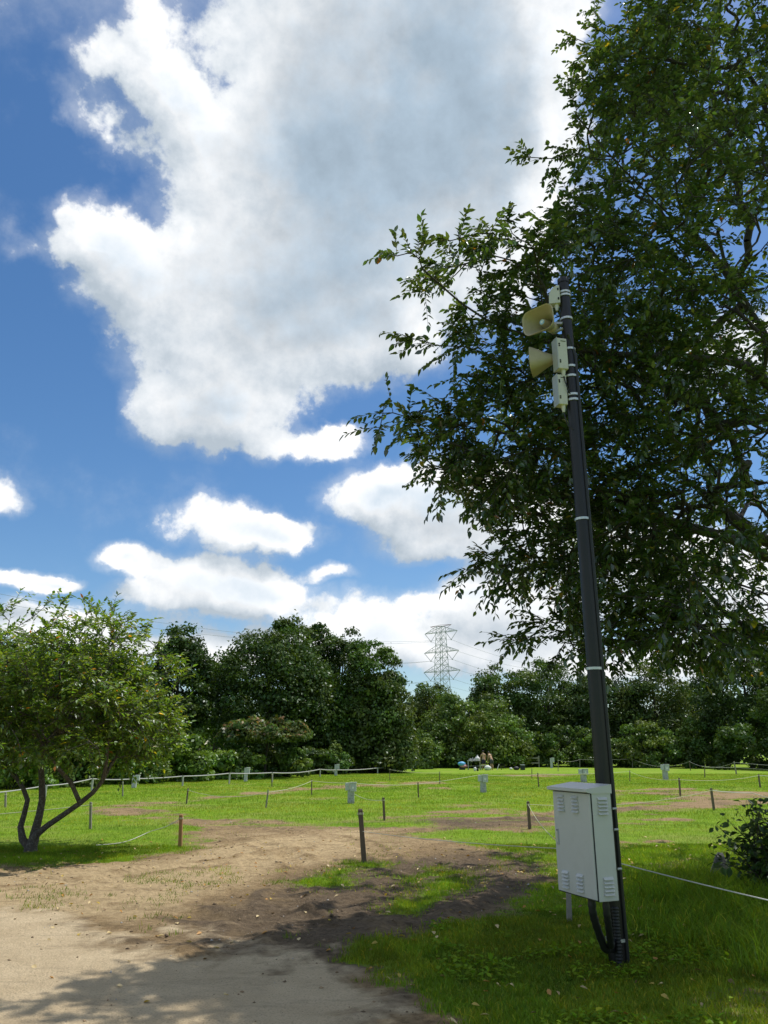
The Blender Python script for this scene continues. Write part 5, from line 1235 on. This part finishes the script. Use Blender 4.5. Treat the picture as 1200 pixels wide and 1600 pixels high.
# ------------------------------------------------------------------ bush and stone at the foot of the cherry
bb = ground(1212, 1398); rbs = np.random.default_rng(77)
bush = thing('vine_bush', 'dark leafy vine bush at the right border below the cherry tree', 'bush', tuple(bb))
stems = []; LP = []; LT = []; LN = []
mb = MB()
for k in range(80):
    a = rbs.uniform(0, 2 * math.pi); r = rbs.uniform(.1, .58); top = bb + np.array([math.cos(a) * r * 1.15, math.sin(a) * r, rbs.uniform(.35, 1.0) * (1.25 - r * .8)])
    if k < 6: top = np.array(atY([1172, 1186, 1200, 1122, 1148, 1164][k], [1262, 1255, 1270, 1302, 1315, 1300][k], bb[1] - .1))
    p0 = bb + np.array([rbs.uniform(-.25, .3), rbs.uniform(-.2, .2), -.03]); mid = (p0 + top) / 2 + np.array([0, 0, .12])
    pts = [(1 - u) ** 2 * p0 + 2 * u * (1 - u) * mid + u * u * top for u in np.linspace(0, 1, 7)]
    mb.tube(pts, [.008, .007, .006, .005, .004, .003, .002], 4, False)
    for u in np.linspace(.2, 1, 19 if k > 5 else 11):
        p = (1 - u) ** 2 * p0 + 2 * u * (1 - u) * mid + u * u * top; d = rand_unit(1, rbs)[0]; d[2] = d[2] * .5 - .2
        LP.append(p + d * rbs.uniform(.0, .09)); LT.append(d); LN.append(rbs.normal(size=3) * .4 + [0, -.2, 1])
LP, LT, LN = map(np.array, (LP, LT, LN)); n = len(LP); off = np.array(bb)
part('stems', mb, M['barkdark'], bush, kind='stuff')
part('foliage', leaf_mesh('foliage', LP - off, LT, LN, rbs.uniform(.05, .125, n), rbs.uniform(.035, .07, n), tints(n, rbs, .01, .6, 1.25)), M['bush'], bush, kind='stuff')
sg = ground(1124, 1372); rs = np.random.default_rng(4); rings = []
for i, (z, s) in enumerate(((-.08, 1.05), (.0, 1.0), (.09, .85), (.18, .62), (.26, .42), (.31, .18))):
    rings.append([(sg[0] + (.05 * i / 5) + (.16 * s) * math.cos(w) * rs.uniform(.85, 1.12), sg[1] + .10 * s * math.sin(w) * rs.uniform(.85, 1.12), z + rs.uniform(-.01, .01)) for w in [2 * math.pi * k / 9 for k in range(9)]])
single('leaning_stone', MB().loft(rings, smooth=False, cap1=True), M['stone'], 'grey pointed stone in the grass beside the vine bush', 'stone', tuple(sg))

# ------------------------------------------------------------------ pylon and power lines far behind the wood
PC = atY(690, 1040, 370.0); TXc, TYc = PC[0], 370.0
def TZ(y): return atY(690, y, TYc)[2]
pyl = thing('power_pylon', 'tall grey steel lattice pylon with three crossarms rising behind the wood', 'pylon', (TXc, TYc, 0))
aa = Vector((math.cos(R(-40)), math.sin(R(-40)), 0)); bbv = Vector((-aa.y, aa.x, 0))      # crossarm direction (right end nearer), line direction
ctr_ = Vector((TXc, TYc, 0)); zpk = TZ(979); zl = [TZ(988), TZ(1018.5), TZ(1049)]
def hw_(z): return 1.55 + (zpk - z) * .042 + max(0, 30 - z) * .09
def corner(i, z): sx_, sy_ = ((1, 1), (-1, 1), (-1, -1), (1, -1))[i]; h = hw_(z); return ctr_ + aa * sx_ * h + bbv * sy_ * h + Vector((0, 0, z))
levels = [0, 7, 14, 20, 25.5, 30.5, 34.5, zl[2], zl[2] + 3.2, zl[2] + 6.4, zl[1], zl[1] + 3.2, zl[1] + 6.2, zl[0], zpk]
for i in range(4):
    mb = MB(); mb.tube([corner(i, z) for z in levels], .17, 4, True, False); part('leg', mb, M['pylon'], pyl)
for k in range(len(levels) - 1):
    mb = MB(); z0, z1 = levels[k], levels[k + 1]
    for i in range(4):
        j = (i + 1) % 4; mb.bar(corner(i, z0), corner(j, z1), .085); mb.bar(corner(j, z0), corner(i, z1), .085); mb.bar(corner(i, z1), corner(j, z1), .085)
    part('bracing', mb, M['pylon'], pyl)
hang = []
for li, z in enumerate(zl):
    for s in (-1, 1):
        mb = MB(); Lh = 9.6 + .5 * li; tip = ctr_ + aa * s * Lh + Vector((0, 0, z)); h = hw_(z)
        for q in (-1, 1):
            lo = ctr_ + aa * s * h + bbv * q * h + Vector((0, 0, z)); hi = ctr_ + aa * s * h + bbv * q * h + Vector((0, 0, z + 2.6)); mb.bar(lo, tip, .11); mb.bar(hi, tip, .10)
            for u0, u1 in ((0, .25), (.25, .25), (.25, .5), (.5, .5), (.5, .75)): mb.bar(lo.lerp(tip, u0), hi.lerp(tip, u1), .06)
        for u in (.25, .5, .75): mb.bar((ctr_ + aa * s * h + bbv * h + Vector((0, 0, z))).lerp(tip, u), (ctr_ + aa * s * h - bbv * h + Vector((0, 0, z))).lerp(tip, u), .06)
        part('crossarm', mb, M['pylon'], pyl)
        vb = ctr_ + aa * s * (Lh * .62) + Vector((0, 0, z - 4.0)); mb = MB(); mb.bar(tip, vb, .13); mb.bar(ctr_ + aa * s * (Lh * .27) + Vector((0, 0, z)), vb, .13); mb.ball(vb, (.25, .25, .3), 1, 0, 8, 6)
        part('insulator', mb, M['wire'], pyl); hang.append((li, s, vb))
mb = MB()
for s in (-1, 1): 
    e = ctr_ + aa * s * 6.2 + Vector((0, 0, zpk + .4)); mb.bar(ctr_ + Vector((0, 0, zpk)), e, .14); mb.bar(ctr_ + aa * s * 3 + Vector((0, 0, zl[0] + 1.6)), e, .09); mb.bar(ctr_ + Vector((0, 0, zpk + .8)), e, .09)
part('earth_wire_peak', mb, M['pylonred'], pyl)
NM = {(0, -1): 'uppermost left', (0, 1): 'uppermost right', (1, -1): 'middle left', (1, 1): 'middle right', (2, -1): 'lowest left', (2, 1): 'lowest right'}
for (li, s, vb) in hang:
    pts = []
    for u in np.linspace(0, 1.6, 26):
        z = vb.z + (-29.8 * u + 21.2 * u * u) * 1.0; pts.append((vb.x - 138 * u, vb.y - 150 * u, z))
    single('power_line', MB().tube(pts, .055, 4), M['wire'], 'thin power line sagging leftward from the %s pylon arm' % NM[(li, s)], 'power line', pts[0], 'power lines of the pylon')
    pts = [(vb.x + 95 * u, vb.y + 120 * u, vb.z - 17 * u + 14 * u * u) for u in np.linspace(0, 1.1, 18)]
    single('power_line', MB().tube(pts, .055, 4), M['wire'], 'thin power line running rightward from the %s pylon arm' % NM[(li, s)], 'power line', pts[0], 'power lines of the pylon')
